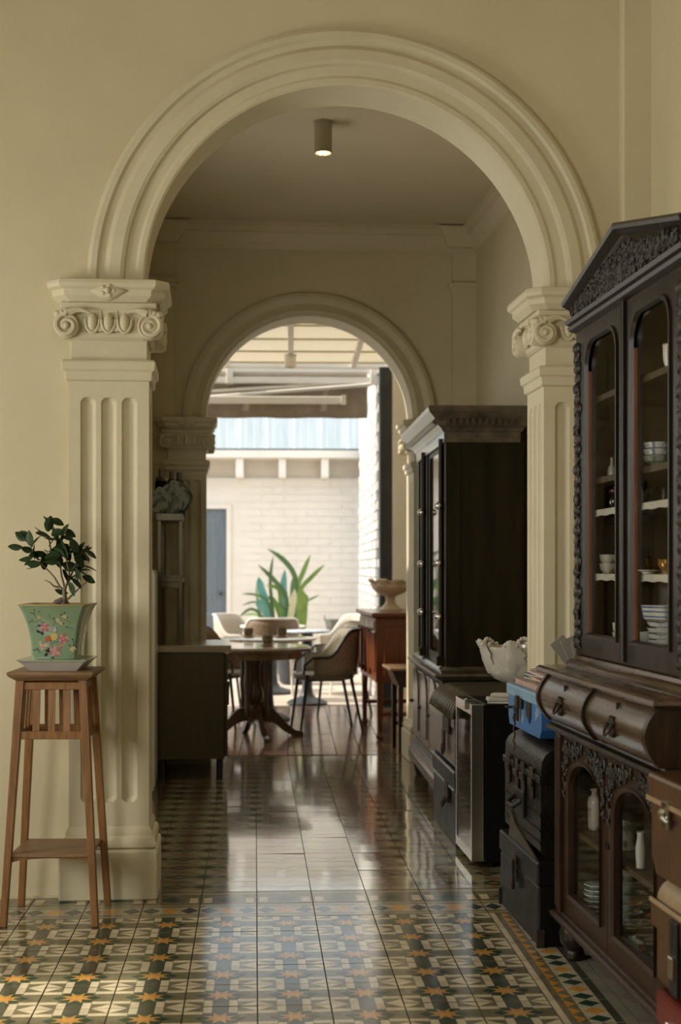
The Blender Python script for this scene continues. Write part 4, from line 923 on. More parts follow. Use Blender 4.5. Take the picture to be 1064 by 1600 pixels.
# booklets leaning behind the cabinet's far corner
for k in range(3):
    o = M(Matrix.Rotation(R_(-38+14*k),4,'Y')).box(0, .055, -.002, .002, 0, .085).build('booklet', 'grey_card', bevel=.0008); o.location = (1.145+.014*k, 4.533-.007*k, .938+.0)
    o.location.z = .9365 + .055*max(0,math.sin(R_(38-14*k)))*0 + (.001 if -38+14*k < 0 else .055*math.sin(R_(-38+14*k)))
    tag(o, ['leftmost and most tilted grey booklet fanned on the cabinet waist','middle grey booklet fanned on the cabinet waist','rightmost upright grey booklet fanned on the cabinet waist'][k], 'booklet', 'grey booklets')

# ================================================================ TRUNKS, CASES, FRIDGE (local x: far -> near, y into the wall)
def put(name, label, cat, X, Yfar, z=0, extra=0, group=None): return thing(name, label, cat, (X, Yfar, z), R_(-90+extra), group)
# flat black chest on the floor
t = put('storage_chest', 'scuffed flat black chest on the floor under the domed trunk', 'chest', 1.075, 5.24, 0, 0, 'stacked black trunks')
L_, D_ = .62, .42
M().box(0, L_, 0, D_, .0, .2).build('chest_body', 'black_tin', t, bevel=.006)
M().box(-.004, L_+.004, -.004, D_+.004, .203, .279).build('lid', 'black_tin', t, bevel=.006)
m = M(); m.box(L_*.42, L_*.5, -.010, -.004, .15, .235); m.box(L_*.445, L_*.475, -.02, -.008, .12, .225); m.ell((L_*.46,-.016,.14),(.014,.01,.014),8,5); m.build('hasp', 'rusty_iron', t, bevel=.002)
m = M(); m.tube([(L_+.004+.022*math.sin(math.pi*k/8), D_*.3+D_*.25*k/8, .16-.02*math.sin(math.pi*k/8)) for k in range(9)], .006, 6); m.build('side_handle', 'rusty_iron', t, smooth=60)
for x in (0, L_): M().box(x-.006, x+.006, -.006, .02, 0, .06).build('corner_cap', 'rusty_iron', t)
# domed leather trunk
t = put('travel_chest', 'black leather trunk with rounded lid between blue case and flat chest', 'trunk', 1.085, 5.20, .2795, 0, 'stacked black trunks')
L_, D_, hb, hd = .57, .40, .27, .115
def trunk_sec(z0, z1, r): 
    return [(0+r,z0),(D_-r,z0),(D_,z0+r),(D_,z1),(0,z1),(0,z0+r)]
M().prism([trunk_sec(0,hb,.035)], lambda u,v,d: (d,u,v), 0, L_).build('trunk_body', 'black_leather', t, bevel=.006, seg=2)
sec = [(0,hb+.003)] + [(D_*.5-D_*.5*math.cos(math.pi*i/16)*1.0, hb+.012+hd*math.sin(math.pi*i/16)**.5) for i in range(17)] + [(D_,hb+.003)]
M().prism([sec], lambda u,v,d: (d,u,v), -.004, L_+.004).build('lid', 'black_leather', t, bevel=.004, smooth=40)
M().box(-.008, L_+.008, -.008, D_, hb-.012, hb+.014).build('lid_rim', 'black_leather', t, bevel=.003)
for x in (.10, .24, .34, .47):
    m = M(); m.box(x-.022, x+.022, -.012, -.004, hb-.075, hb+.03); m.box(x-.026, x+.026, -.018, -.008, hb-.03, hb-.005); m.build('latch', 'rusty_iron', t, bevel=.002)
m = M(); m.box(.2, .36, -.014, -.002, hb-.16, hb-.07); m.tube([(.22,-.012,hb-.10),(.235,-.04,hb-.125),(.325,-.04,hb-.125),(.34,-.012,hb-.10)], .008, 8); m.build('carry_handle', 'black_leather', t, bevel=.002)
for z in (.06, .10, .15): M().box(0, L_, -.003, .003, z, z+.005).build('stitched_seam', 'black_tin', t)
M().prism([[(.09,.0),(.55,.0),(.2,.06),(.13,.10)]], lambda u,v,d: (u,d,v), -.006, -.001).build('torn_flap', 'flap_leather', t)
# blue tin suitcase
t = put('blue_suitcase', 'worn blue tin suitcase with rusty hasp under the magazines', 'suitcase', 1.10, 5.21, .679, 0)
L_, D_ = .53, .34
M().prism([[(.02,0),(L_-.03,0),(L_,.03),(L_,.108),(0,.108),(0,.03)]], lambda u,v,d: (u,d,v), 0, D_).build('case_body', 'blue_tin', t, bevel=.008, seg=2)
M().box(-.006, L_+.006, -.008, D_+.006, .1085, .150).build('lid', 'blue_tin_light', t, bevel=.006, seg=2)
m = M(); m.box(.16, .26, -.012, -.004, .075, .115); m.box(.195, .225, -.02, -.01, .03, .12); m.build('hasp', 'rusty_iron', t, bevel=.002)
m = M(); m.prism([[(.30,.11),(.38,.11),(.375,.06),(.355,.035),(.34,.05),(.31,.06)]], lambda u,v,d: (u,d,v), -.004, .001); m.build('rust_patch', 'rusty_iron', t)
ch = put('key_chain', 'rusty chain with key hanging from the blue suitcase hasp', 'chain', 1.10, 5.21, .679)
m = M()
for k in range(8): 
    c = Vector((.20+.002*(k%2), -.022, .07-.02*k)); m.tube([c+Vector((.007*math.cos(a),.004*math.sin(a)*(1 if k%2 else -1),.012*math.sin(a))) for a in [2*math.pi*i/8 for i in range(9)]], .0022, 5)
M().bar((.2,-.024,-.098),(.2,-.024,-.19), .006, .003).build('key', 'rusty_iron', ch); m.build('links', 'rusty_iron', ch, smooth=60)
M().lathe([(.012,0),(.016,.004),(.012,.008)], (.05,-.01,.06), 10).build('rivet', 'rusty_iron', t)
# magazines
zz = .679+.1512
for k, (mt, w_, d_, h_, a, dx, lb) in enumerate([('magazine_pink',.44,.28,.018,0,0,'thick magazine with pink page edges lying on the blue suitcase'),('magazine_green',.40,.27,.007,3,.03,'green magazine second in the pile on the blue suitcase'),('magazine_orange',.38,.26,.006,-4,.045,'orange magazine in the middle of the pile'),('magazine_navy',.42,.28,.006,5,.03,'navy magazine under the red one in the pile'),('magazine_red',.40,.27,.009,-3,.05,'red and white magazine near the top of the pile'),('magazine_dark',.39,.26,.005,4,.06,'dark magazine on top of the pile')]):
    o = thing('magazine', lb, 'magazine', (1.115+dx, 5.17-.0, zz), R_(-90+a), 'magazines on the blue suitcase')
    M().box(.0, w_, 0, d_, 0, h_*.18).build('cover', mt, o); M().box(.002, w_-.002, .002, d_-.002, h_*.18, h_*.82).build('pages', 'paper' if k else 'magazine_pink', o); M().box(.0, w_, 0, d_, h_*.82, h_).build('cover', mt, o)
    zz += h_+.0004
# glass-door fridge
t = put('wine_fridge', 'black mini fridge with steel-framed glass door below the white urn', 'fridge', 1.085, 6.27, 0, -.5)
L_, D_, h_ = .41, .46, .685
M().box(0, L_, .056, D_, .025, h_).build('fridge_body', 'black_plastic', t, bevel=.004)
hole = [(.022,.07),(L_-.022,.07),(L_-.022,h_-.045),(.022,h_-.045)]
d = M().prism([[(0,.03),(L_,.03),(L_,h_),(0,h_)], hole], lambda u,v,dd: (u,dd,v), 0, .05).build('door', 'steel_bright', t, bevel=.002)
M().prism([hole], lambda u,v,dd: (u,dd,v), .004, .008).build('door_glass', 'door_glass', d); M().prism([hole], lambda u,v,dd: (u,dd,v), .03, .034).build('dark_liner', 'black_plastic', d)
for k in range(5): M().box(.022, L_-.022, .012, .022, .15+.1*k, .156+.1*k).build('rack', 'chrome', d)
m = M(); m.box(L_-.16, L_-.1, .0, .03, h_+.0, h_+.012); m.box(L_-.12, L_-.1, -.012, .01, h_-.03, h_+.012); m.build('hinge', 'chrome', t, bevel=.002)
for x in (.04, L_-.04):
    for y in (.09, D_-.06): M().lathe([(.018,0),(.018,.026)], (x,y,0), 12).build('foot', 'black_plastic', t)
# white porcelain urn on the fridge
un = thing('porcelain_urn', 'white glazed porcelain urn with acanthus leaves standing on the fridge', 'urn', (1.315, 6.04, .6855))
up_ = [(.06,0),(.063,.012),(.055,.02),(.035,.035),(.03,.06),(.036,.07),(.065,.076),(.105,.095),(.132,.13),(.141,.17),(.142,.215),(.147,.225),(.145,.232),(.133,.232),(.13,.2),(.11,.14),(.05,.1),(0,.098)]
M().lathe(up_, n=36).build('urn_bowl', 'porcelain', un, smooth=50)
for k in range(6):
    a = R_(-112+60*k); Rm = Matrix.Rotation(a, 4, 'Z'); m = M(Rm); P = []
    for i in range(9):
        tt = i/8; z_ = .115+.14*tt; rr = .118+.034*math.sin(min(tt*1.25,1)*math.pi/2)+(.022*max(0,tt-.72)/.28); wd = .050*math.sin(math.pi*(.14+.72*tt))*(1+.28*(i%2))
        P.append([(rr-.006,-wd,z_),(rr+.004+.006*(i%2),-wd*.5,z_+.004),(rr+.017,0,z_+.002),(rr+.004+.006*(i%2),wd*.5,z_+.004),(rr-.006,wd,z_)])
    m.grid(P)
    for q_ in range(-2,3): m.ell((.166+.004*(2-abs(q_)), q_*.012, .256-.003*q_*q_), (.010,.009,.011), 7, 5)
    for s in (-1,1):
        for i in range(5): m.ell((.118+.005*i, s*(.026+.006*math.sin(i)), .14+.024*i), (.009,.012,.011), 7, 4)
    m.build('acanthus_leaf', 'porcelain', un, smooth=60)
cb = M().box(-.05, .05, -.02, .02, 0, .012).build('card_stack', 'paper', bevel=.001); cb.location = (1.16, 5.915, .7); cb.rotation_euler = (0,0,R_(8))
bpy.data.objects.remove(cb)
pk = thing('paper_bundle', 'small bundle of cream paper packets lying on the fridge', 'paper', (1.205, 5.91, .6855), R_(-14))
M().box(-.045, .05, -.03, .03, 0, .008).build('packet', 'paper', pk, bevel=.001); M(Matrix.Rotation(.2,4,'Z')).box(-.05, .04, -.025, .03, .0085, .026).build('packet', 'paper', pk, bevel=.004); M(Matrix.Rotation(-.15,4,'Z')).box(-.03, .05, -.025, .03, .0265, .042).build('packet', 'paper', pk, bevel=.004)
# trunk and ribbed chest beyond the fridge
t = put('tin_trunk', 'dark tin trunk on the floor beneath the ribbed-lid chest', 'trunk', 1.115, 7.10, 0, -1.5, 'stacked black trunks')
L_, D_ = .78, .42
M().box(0, L_, 0, D_, 0, .235).build('trunk_body', 'black_tin', t, bevel=.006); M().box(-.005, L_+.005, -.006, D_+.005, .238, .335).build('lid', 'black_tin', t, bevel=.006)
for z in (.245,.325): M().box(-.008, L_+.008, -.012, .0, z, z+.012).build('band', 'bookcase_trim', t, bevel=.002)
m = M(); m.box(.5,.6,-.014,-.004,.17,.26); m.tube([(.52,-.012,.19),(.53,-.035,.15),(.57,-.035,.15),(.58,-.012,.19)],.006,6); m.build('hasp', 'rusty_iron', t)
t = put('ribbed_chest', 'dark chest with rounded ribbed lid beside the mini fridge', 'chest', 1.11, 7.06, .3385, -1.5, 'stacked black trunks')
L_, D_ = .74, .38
M().prism([[(.015,0),(D_,0),(D_,.19),(0,.19),(0,.03)]], lambda u,v,d: (d,u,v), 0, L_).build('chest_body', 'bookcase_trim', t, bevel=.004)
M().box(-.003, L_+.003, -.006, D_, .191, .235).build('lid_rim', 'bookcase_trim', t, bevel=.003)
sec = [(0,.236)]+[(.09-.09*math.cos(math.pi/2*i/8), .236+.085*math.sin(math.pi/2*i/8)) for i in range(9)]+[(D_,.321),(D_,.236)]
M().prism([sec], lambda u,v,d: (d,u,v), 0, L_).build('lid', 'black_tin', t, smooth=40)
for k in range(11):
    x = .025+k*(L_-.05)/10
    M().tube([(x, .09-.10*math.cos(math.pi/2*i/8), .236+.094*math.sin(math.pi/2*i/8)) for i in range(9)]+[(x,D_,.33)], .016, 8).build('rib', 'rib_tin', t, smooth=60)
m = M(); m.box(.42,.62,-.014,-.005,.15,.225); m.box(.44,.5,-.02,-.01,.06,.16); m.ell((.47,-.02,.07),(.02,.01,.03),8,5); m.build('hasp', 'rusty_iron', t, bevel=.002)

# ================================================================ TALL BOOKCASE
bc = thing('bookcase', 'tall dark bookcase with dentil cornice and slender columns in the passage', 'bookcase', (1.248, 8.66, 0), R_(-92.45))
BWD, BDP = 1.39, .44
m = M(); m.rectm(.02, BWD-.02, .02, BDP, [(.06,.10),(.062,.155),(.05,.165),(.045,.2),(.02,.21),(.005,.235)]); m.build('base_moulding', 'bookcase_trim', bc, bevel=.003)
for x in (.06, BWD-.06):
    for y in (.03, BDP-.06): M().lathe([(.035,0),(.042,.02),(.05,.06),(.04,.10)], (x,y,0), 14).build('foot', 'bookcase_wood', bc, smooth=50)
M().box(0, BWD, 0, BDP, .22, .67).build('lower_body', 'bookcase_wood', bc)
for i in range(3):
    x0_ = .03+i*.45; x1_ = x0_+.43
    d = M().box(x0_, x1_, -.018, .0, .25, .65).build('door', 'bookcase_trim', bc, bevel=.003)
    arc = arcpts((x0_+x1_)/2, .52, .14, 0, 180, 14)
    M().prism([[( (x0_+x1_)/2-.14,.30),((x0_+x1_)/2+.14,.30)]+arc], lambda u,v,dd: (u,dd,v), -.026, -.017).build('door_panel', 'bookcase_trim', d, bevel=.003)
    M().ell((x0_+.03,-.028,.45),(.012,.014,.012),8,5).build('knob', 'rusty_iron', d, smooth=60)
m = M(); m.rectm(0, BWD, 0, BDP, [(.0,.668),(.02,.675),(.035,.69),(.045,.698),(.042,.71),(.02,.716)]); m.build('waist_moulding', 'bookcase_trim', bc, smooth=30)
m = M(); m.rectm(.0, BWD, .02, BDP, [(.03,.715),(.034,.728),(.015,.74),(0,.745)]); m.build('upper_plinth', 'bookcase_trim', bc, smooth=30)
M().box(BWD-.03, BWD, .03, BDP, .74, 1.95).build('side_panel', 'bookcase_wood', bc); M().box(0, .03, .03, BDP, .74, 1.95).build('side_panel', 'bookcase_wood', bc)
M().box(.0, BWD, BDP-.02, BDP, .74, 1.95).build('back_panel', 'bookcase_wood', bc)
M().box(BWD-.001, BWD+.006, .03, .09, .75, 1.9).build('side_stile', 'bookcase_wood', bc)
for z in (1.0, 1.28, 1.58): M().box(.03, BWD-.03, .06, BDP-.02, z-.02, z).build('shelf', 'bookcase_wood', bc)
for x in (.0, .33, .47, 1.19, BWD-.05): M().box(x, x+.05, .015, .06, .74, 1.95).build('post', 'bookcase_wood', bc, bevel=.004)
for x in (.425, 1.29):
    m = M(); m.tube([(x,.005,.76),(x,.005,1.93)], .014, 10); m.rectm(x-.012,x+.012,-.01,.02,[(.01,.745),(.01,.79),(0,.795)]); m.build('column', 'bookcase_wood', bc, smooth=50)
    for z in (1.0, 1.28, 1.58):
        M().lathe([(.014,-.02),(.026,-.01),(.03,0),(.026,.01),(.014,.02)], (x,-.002,z), 12).build('column_ring', 'chrome', bc, smooth=60)
for x0_, x1_ in ((.05,.33),(.52,1.19)):
    d = M().prism([[(x0_,.745),(x1_,.745),(x1_,1.93),(x0_,1.93)],[(x0_+.05,.79),(x1_-.05,.79),(x1_-.05,1.88),(x0_+.05,1.88)]], lambda u,v,dd: (u,dd,v), .025, .048).build('glazed_door', 'bookcase_wood', bc)
    M().box(x0_+.05, x1_-.05, .027, .031, .79, 1.88).build('pane', 'door_glass', d)
prof_ = [(0,1.90),(.012,1.905),(.014,1.955),(.022,1.96),(.03,1.975),(.05,1.99),(.055,2.01),(.085,2.04),(.1,2.055),(.105,2.075),(.095,2.085)]
m = M(); m.rectm(0, BWD, .02, BDP-.05, prof_); m.build('cornice', 'bookcase_trim', bc, smooth=25)
de_me = M().box(-.009,.009,-.012,.012,-.014,.014).mesh('dentil'); de_me.materials.append(MT['bookcase_trim'])
for k in range(44): ref(de_me, 'dentil', bc, (-.03+k*.0335, -.042, 2.006), (R_(-35),0,0))
for k in range(12): ref(de_me, 'dentil', bc, (BWD+.062, .02+k*.033, 2.006), (R_(-35),0,R_(90)))
for x, lb in ((.62,'pale grey jar standing behind the bookcase glass, far one'),(.78,'pale grey jar standing behind the bookcase glass, near one')):
    p = bc.matrix_basis @ Vector((x, .15, .746)); vessel('storage_jar', lb, 'jar', [(.04,0),(.045,.01),(.045,.11),(.05,.115),(.05,.13),(0,.132)], p, 'china', 'bookcase jars')
def bloc(o): return o
# ================================================================ STEEL COUNTER, RACK
sc2 = thing('steel_counter', 'stainless steel counter cabinet on legs in the left of the passage', 'counter', (-.325, 8.44, 0))
SW, SD = .435, .66
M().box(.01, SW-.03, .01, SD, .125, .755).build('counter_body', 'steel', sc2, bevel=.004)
M().rectm(0, SW, 0, SD, [(0,.757),(.006,.76),(.008,.795),(.004,.80),(-.02,.8)]).build('counter_top', 'steel_bright', sc2, bevel=.002)
for k in range(2):
    d = M().box(SW-.03, SW-.012, .02+k*.32, .33+k*.32, .14, .745).build('door', 'steel', sc2, bevel=.003)
    M().box(SW-.012, SW+.0, .28+k*.05, .30+k*.05, .42, .56).build('door_handle', 'black_iron', d, bevel=.002)
for x in (.03, SW-.06):
    for y in (.05, SD-.06): M().tube([(x+.0,y,0),(x,y,.126)], .019, 12).build('leg', 'black_iron', sc2, smooth=50)
rk = thing('steel_rack', 'narrow steel rack with shelves standing on the steel counter', 'rack', (-.325, 8.46, .8005))
RX = .145
for x in (.02, RX):
    for y in (.03, .58): M().box(x-.011, x+.011, y-.011, y+.011, 0, .735).build('post', 'steel', rk, bevel=.002)
for z, nm in ((.735,'top_shelf'),(.37,'middle_shelf')): M().box(.0, RX+.012, .015, .6, z, z+(.045 if nm == 'top_shelf' else .03)).build(nm, 'steel', rk, bevel=.003)
M().box(.0, RX, .02, .03, .34, .41).build('crossbar', 'steel', rk)
zt_ = .8005+.735+.0455
def stand_plate(x, y, r, lb):
    o = thing('display_plate', lb, 'plate', (x, y, zt_), 0, 'plates on the steel rack')
    Mx = Matrix.Translation((0,0,r)) @ Matrix.Rotation(R_(78),4,'X') @ Matrix.Rotation(R_(-12),4,'Y')
    M(Mx).lathe([(r*.5,-.012),(r*.7,-.008),(r,.006),(r,.010),(r*.65,-.002),(0,-.004)], n=32).build('plate_body', 'tin_pattern', o, smooth=40)
    M(Mx).lathe([(r,.005),(r+.004,.008),(r,.012),(r-.004,.010)], n=32).build('plate_rim', 'china_green', o, smooth=40)
    M().tube([(.016*math.cos(a),0,2*r-.004+.016*math.sin(a)) for a in [math.pi*k/8 for k in range(9)]], .005, 6).build('loop', 'china', o)
stand_plate(-.225, 8.60, .092, 'patterned plate standing in front on the steel rack'); stand_plate(-.205, 8.75, .094, 'patterned plate standing behind another on the steel rack'); stand_plate(-.305, 8.53, .07, 'smaller patterned plate at the far left of the steel rack')
for x, y, lb in ((-.245,8.93,'dark bottle with grey cap behind the standing plates'),(-.30,8.66,'dark bottle nearest the wall on the steel rack'),(-.20,9.0,'dark bottle at the right end of the steel rack')):
    vessel('bottle', lb, 'bottle', [(.035,0),(.038,.01),(.038,.19),(.03,.205),(.0,.206)], (x,y,zt_), 'black_plastic', 'bottles on the steel rack', parts=[('neck', M().lathe([(.038,.2),(.03,.222),(.016,.228),(.016,.275),(.0,.276)]), 'steel')])
wf = thing('white_block', 'white upright appliance standing in for an unidentified bright sliver beside the left pilaster', 'block', (-.41, 7.9, 0))  # added in place of a bright sliver of unknown origin
M().box(0, .095, 0, .45, .02, 1.245).build('block_body', 'white_gloss', wf, bevel=.01); M().box(.0955, .1, .02, .43, .05, 1.22).build('block_front', 'white_gloss', wf); M().box(.0, .06, .02, .43, 0, .02).build('block_base', 'black_plastic', wf)

# ================================================================ TABLES, CHAIRS, CUPS
tb = thing('pedestal_table', 'round wooden pedestal table with pale glossy top nearest the arch', 'table', (.32, 10.6, 0), R_(12), 'round dining tables')
TH = .675
M().lathe([(.0,TH-.03),(.41,TH-.03),(.425,TH-.022),(.425,TH-.008),(.415,TH-.002),(0,TH-.001)], n=48).build('table_top', 'dining_wood', tb, smooth=40)
M().lathe([(0,TH),(.405,TH),(.405,TH+.005),(0,TH+.005)], n=48).build('glass_top', 'glass_top', tb, smooth=40)
M().lathe([(.35,TH-.085),(.36,TH-.03),(.30,TH-.03),(.3,TH-.085)], n=40).build('apron', 'dining_wood', tb, smooth=40)
M().lathe([(.06,TH-.085),(.055,TH-.11),(.045,TH-.14),(.045,.42),(.05,.38),(.066,.34),(.07,.30),(.055,.26),(.04,.24),(.055,.215),(.062,.16),(.055,.12),(0,.12)], n=24).build('pedestal', 'pedestal_wood', tb, smooth=45)
for k in range(4):
    Rm = Matrix.Rotation(R_(90*k), 4, 'Z'); 
    M(Rm).prism([[(.03,.13),(.03,.235),(.08,.225),(.13,.21),(.18,.17),(.24,.10),(.31,.045),(.37,.03),(.375,.0),(.30,.0),(.23,.035),(.17,.085),(.12,.115)]], lambda u,v,d: (u,d,v), -.022, .022).build('leg', 'pedestal_wood', tb, bevel=.006)
for k in range(4):
    a = R_(45+90*k); M().lathe([(.02,TH-.085),(.018,.5),(.026,.4),(.016,.3),(.022,.2),(.018,.16)], (.1*math.cos(a),.1*math.sin(a),0), 12).build('spindle', 'pedestal_wood', tb, smooth=50)
def metal_table(loc, r, lb, mt):
    t = thing('bistro_table', lb, 'table', (*loc,0), 0, 'round dining tables')
    M().lathe([(0,.66),(r-.01,.66),(r,.668),(r,.676),(r-.006,.68),(0,.68)], n=40).build('table_top', mt, t, smooth=40)
    M().lathe([(.06,.66),(.05,.6),(.045,.2),(.055,.1),(.08,.06),(.17,.03),(.19,.012),(.19,0),(0,0)], n=24).build('pedestal', 'post_iron', t, smooth=45); return t
metal_table((.468, 11.85), .40, 'round table with pale top and dark metal pedestal, second from the arch', 'glass_top')
metal_table((.62, 14.4), .33, 'round white table out in the sunlit courtyard', 'white_paint')
metal_table((.888, 13.2), .22, 'small table with blue and white patterned top', 'blue_cloth')
chair_src = {}
def make_chair(lb, loc, rz, mt, frame='black_iron', seat='seat_grey', grp='woven dining armchairs'):
    t = thing('dining_armchair', lb, 'chair', (*loc,0), rz, grp)
    key = 'c'
    if key not in chair_src:
        # front is +y
        def rim(ph):
            c = min(max((math.cos(ph)+.05)/.75,0),1); return .575+.205*c*c*(3-2*c)
        P = []; n = 30; T0 = []
        for i in range(n+1):
            ph = R_(-118+236*i/n); rx, ry = .265, .255; x = rx*math.sin(ph); y = -ry*math.cos(ph)-.0
            col_ = []
            for j in range(6):
                z_ = .43+(rim(ph)-.43)*j/5; fl = 1+.10*(j/5)*max(0,math.cos(ph)); col_.append((x*fl, y*fl, z_))
            P.append(col_); T0.append(Vector(col_[-1]))
        sh_ = M(); sh_.grid(P); chair_src['shell'] = sh_.mesh('backrest', smooth=60)
        fr_ = M(); T1 = [Vector((T0[0].x*1.0, .19, .52)), Vector((T0[0].x*1.02,.2,.44))]
        pts = [T1[1], T1[0]] + T0 + [Vector((-T1[0].x, .19, .52)), Vector((-T1[1].x,.2,.44))]
        fr_.tube(pts, .011, 7); chair_src['rim'] = fr_.mesh('arm_rim', smooth=60)
        se = M(); se.loft([[(.245*math.cos(a)*k_,.235*math.sin(a)*k_+.005,z_) for a in [2*math.pi*q/24 for q in range(24)]] for k_, z_ in ((.9,.395),(1.0,.402),(1.02,.42),(1.0,.436),(.9,.442))]); chair_src['seat'] = se.mesh('seat', smooth=60)
        for s, sx, sy, ex, ey in (('l0',-.22,.17,-.245,.225),('l1',.22,.17,.245,.225),('l2',-.19,-.17,-.225,-.26),('l3',.19,-.17,.225,-.26)):
            l = M(); l.tube([(sx,sy,.44),(ex,ey,0)], [.014,.010], 8); chair_src[s] = l.mesh('leg', smooth=60)
        rl_ = M(); rl_.tube([(-.2,-.1,.395),(-.2,.15,.395),(.2,.15,.395),(.2,-.1,.395),(-.2,-.1,.395)], .009, 6); chair_src['rail'] = rl_.mesh('seat_rail', smooth=60)
        chair_src[key] = 1
    for nm, kk, mm in (('backrest','shell',mt),('arm_rim','rim',frame),('seat','seat',seat),('seat_rail','rail',frame),('leg','l0',frame),('leg','l1',frame),('leg','l2',frame),('leg','l3',frame)):
        me = chair_src[kk]
        o = ref(me.copy() if me.materials and me.materials[0] != MT[mm] else me, nm, t)
        if not o.data.materials: o.data.materials.append(MT[mm])
        elif o.data.materials[0] != MT[mm]: o.data.materials[0] = MT[mm]
        if kk == 'shell': md = o.modifiers.new('solid','SOLIDIFY'); md.thickness = .012
    return t
make_chair('woven armchair with dark frame drawn up to the pedestal table, right side', (.88, 11.08), R_(95), 'wicker')
make_chair('dark woven armchair behind another at the right of the second table', (1.08, 12.35), R_(100), 'wicker')
make_chair('brown woven armchair half hidden behind the steel counter', (.06, 11.36), R_(-110), 'wicker_brown')
make_chair('grey woven armchair at the left of the second table', (.06, 12.5), R_(-85), 'wicker')
make_chair('pale woven armchair on the far left beyond the tables', (.30, 14.75), R_(-120), 'wicker_pale', 'awning_metal', 'wicker_pale')
make_chair('brown-backed armchair at the sunlit white table', (.57, 13.7), R_(5), 'wicker_brown', 'awning_metal', 'wicker_pale')
make_chair('white woven armchair right of the patterned table', (1.3, 14.3), R_(110), 'wicker_pale', 'awning_metal', 'wicker_pale')
def cup_set(x, y, z, lb):
    o = thing('candle_cup', lb, 'cup', (x, y, z), 0, 'cups on wooden saucers')
    M().lathe([(.03,0),(.045,.004),(.06,.012),(.058,.015),(.0,.010)], n=20).build('wooden_saucer', 'cup_saucer', o, smooth=50)
    M().lathe([(.026,.011),(.036,.02),(.042,.045),(.04,.075),(.037,.075),(.038,.04),(0,.03)], n=20).build('cup_body', 'cup_brown', o, smooth=50)
p = at_z(418, 1009, TH+.005); cup_set(p.x, p.y, TH+.0055, 'brown cup on a wooden saucer on the nearest table')
p = at_z(388.5, 995.5, .68); cup_set(p.x, p.y, .6805, 'brown cup left of another on the second table')
p = at_z(440.5, 995.5, .68); cup_set(p.x, p.y, .6805, 'brown cup right of another on the second table')

# ================================================================ SIDEBOARD, STONE URN, SIDE TABLE
sb = thing('sideboard', 'red-brown wooden sideboard on tall legs carrying the stone urn', 'sideboard', (1.195, 11.42, 0), R_(-90))
LW, LD = 1.1, .60
m = M(); m.rectm(0, LW, 0, LD, [(0,.885),(.012,.892),(.03,.905),(.032,.925),(.026,.93)]); m.build('top', 'red_wood', sb, smooth=30)
M().box(.0, LW, .0, LD, .42, .886).build('body', 'red_wood', sb, bevel=.004)
for k in range(5):
    x = .07+k*.215; d = M().box(x, x+.16, -.012, .0, .50, .79).build('front_panel', 'red_wood', sb, bevel=.006)
for k in range(4): M().tube([(.055+k*.24,-.012,.46),(.055+k*.24,-.012,.80)], .014, 8).build('split_baluster', 'red_wood', sb, smooth=60)
for k in range(3): M().box(.04+k*.345, .36+k*.345, -.008, 0, .81, .872).build('drawer_front', 'red_wood', sb, bevel=.004)
M().box(LW-.002, LW+.006, .06, LD-.06, .47, .83).build('end_panel', 'red_wood', sb, bevel=.003)
M().prism([[(.05,.42),(.16,.42),(.05,.32)]], lambda u,v,d: (u,d,v), .02, .04).build('bracket', 'red_wood', sb)
for x in (.035, LW-.035):
    for y in (.035, LD-.035):
        M().bar((x,y,.05),(x,y,.43), .034, .034, .05, .05).build('leg', 'red_wood', sb, bevel=.003)
        M().lathe([(.018,0),(.028,.012),(.03,.028),(.02,.052)], (x,y,0), 12).build('bun_foot', 'red_wood', sb, smooth=60)
M().box(.03, LW-.03, LD-.05, LD-.02, .17, .20).build('stretcher', 'red_wood', sb); M().box(LW-.05, LW-.02, .03, LD-.03, .17, .20).build('stretcher', 'red_wood', sb); M().box(.02, .05, .03, LD-.03, .17, .20).build('stretcher', 'red_wood', sb)
q = at_y(610, 957, 10.72)
su = thing('stone_urn', 'pale carved stone urn on the red sideboard', 'urn', (q.x, 10.72, .9305))
M().lathe([(.09,0),(.092,.016),(.07,.03),(.042,.055),(.034,.085),(.04,.098),(.034,.108),(.06,.12),(.105,.14),(.138,.17),(.148,.195),(.142,.215),(.15,.222),(.15,.23),(.135,.23),(.12,.18),(.05,.13),(0,.128)], n=36).build('urn_bowl', 'stoneware', su, smooth=45)
for k in range(8):
    a = R_(22+45*k); Rm = Matrix.Rotation(a,4,'Z'); m = M(Rm); P = []
    for i in range(7):
        tt = i/6; rr = .105+.05*tt**.6+.012*max(0,tt-.7)/.3; wd = .05*math.sin(math.pi*(.15+.75*tt)); P.append([(rr-.004,-wd,.145+.085*tt),(rr+.010,0,.148+.085*tt),(rr-.004,wd,.145+.085*tt)])
    m.grid(P); m.ell((.162,0,.236),(.014,.028,.011),8,5); m.build('carved_leaf', 'stoneware', su, smooth=60)
st_ = thing('side_table', 'small dark wooden side table with pale top behind the right pilaster', 'side table', (1.245, 9.9, 0), R_(-90))
M().box(-.02, .40, -.05, .36, .565, .583).build('top', 'stand_top', st_, bevel=.003)
M().prism([[(-.03,.565),(.34,.565),(.34,.45),(.02,.45)]], lambda u,v,d: (d,u,v), .0, .375).build('apron', 'brown_wood', st_)
for x in (.02, .355):
    for y in (.03, .32): M().bar((x,y,0),(x,y,.455), .026, .026, .036, .036).build('leg', 'brown_wood', st_, bevel=.002)
for x in (.02, .355): M().box(x-.01, x+.01, .03, .32, .16, .185).build('stretcher', 'brown_wood', st_)

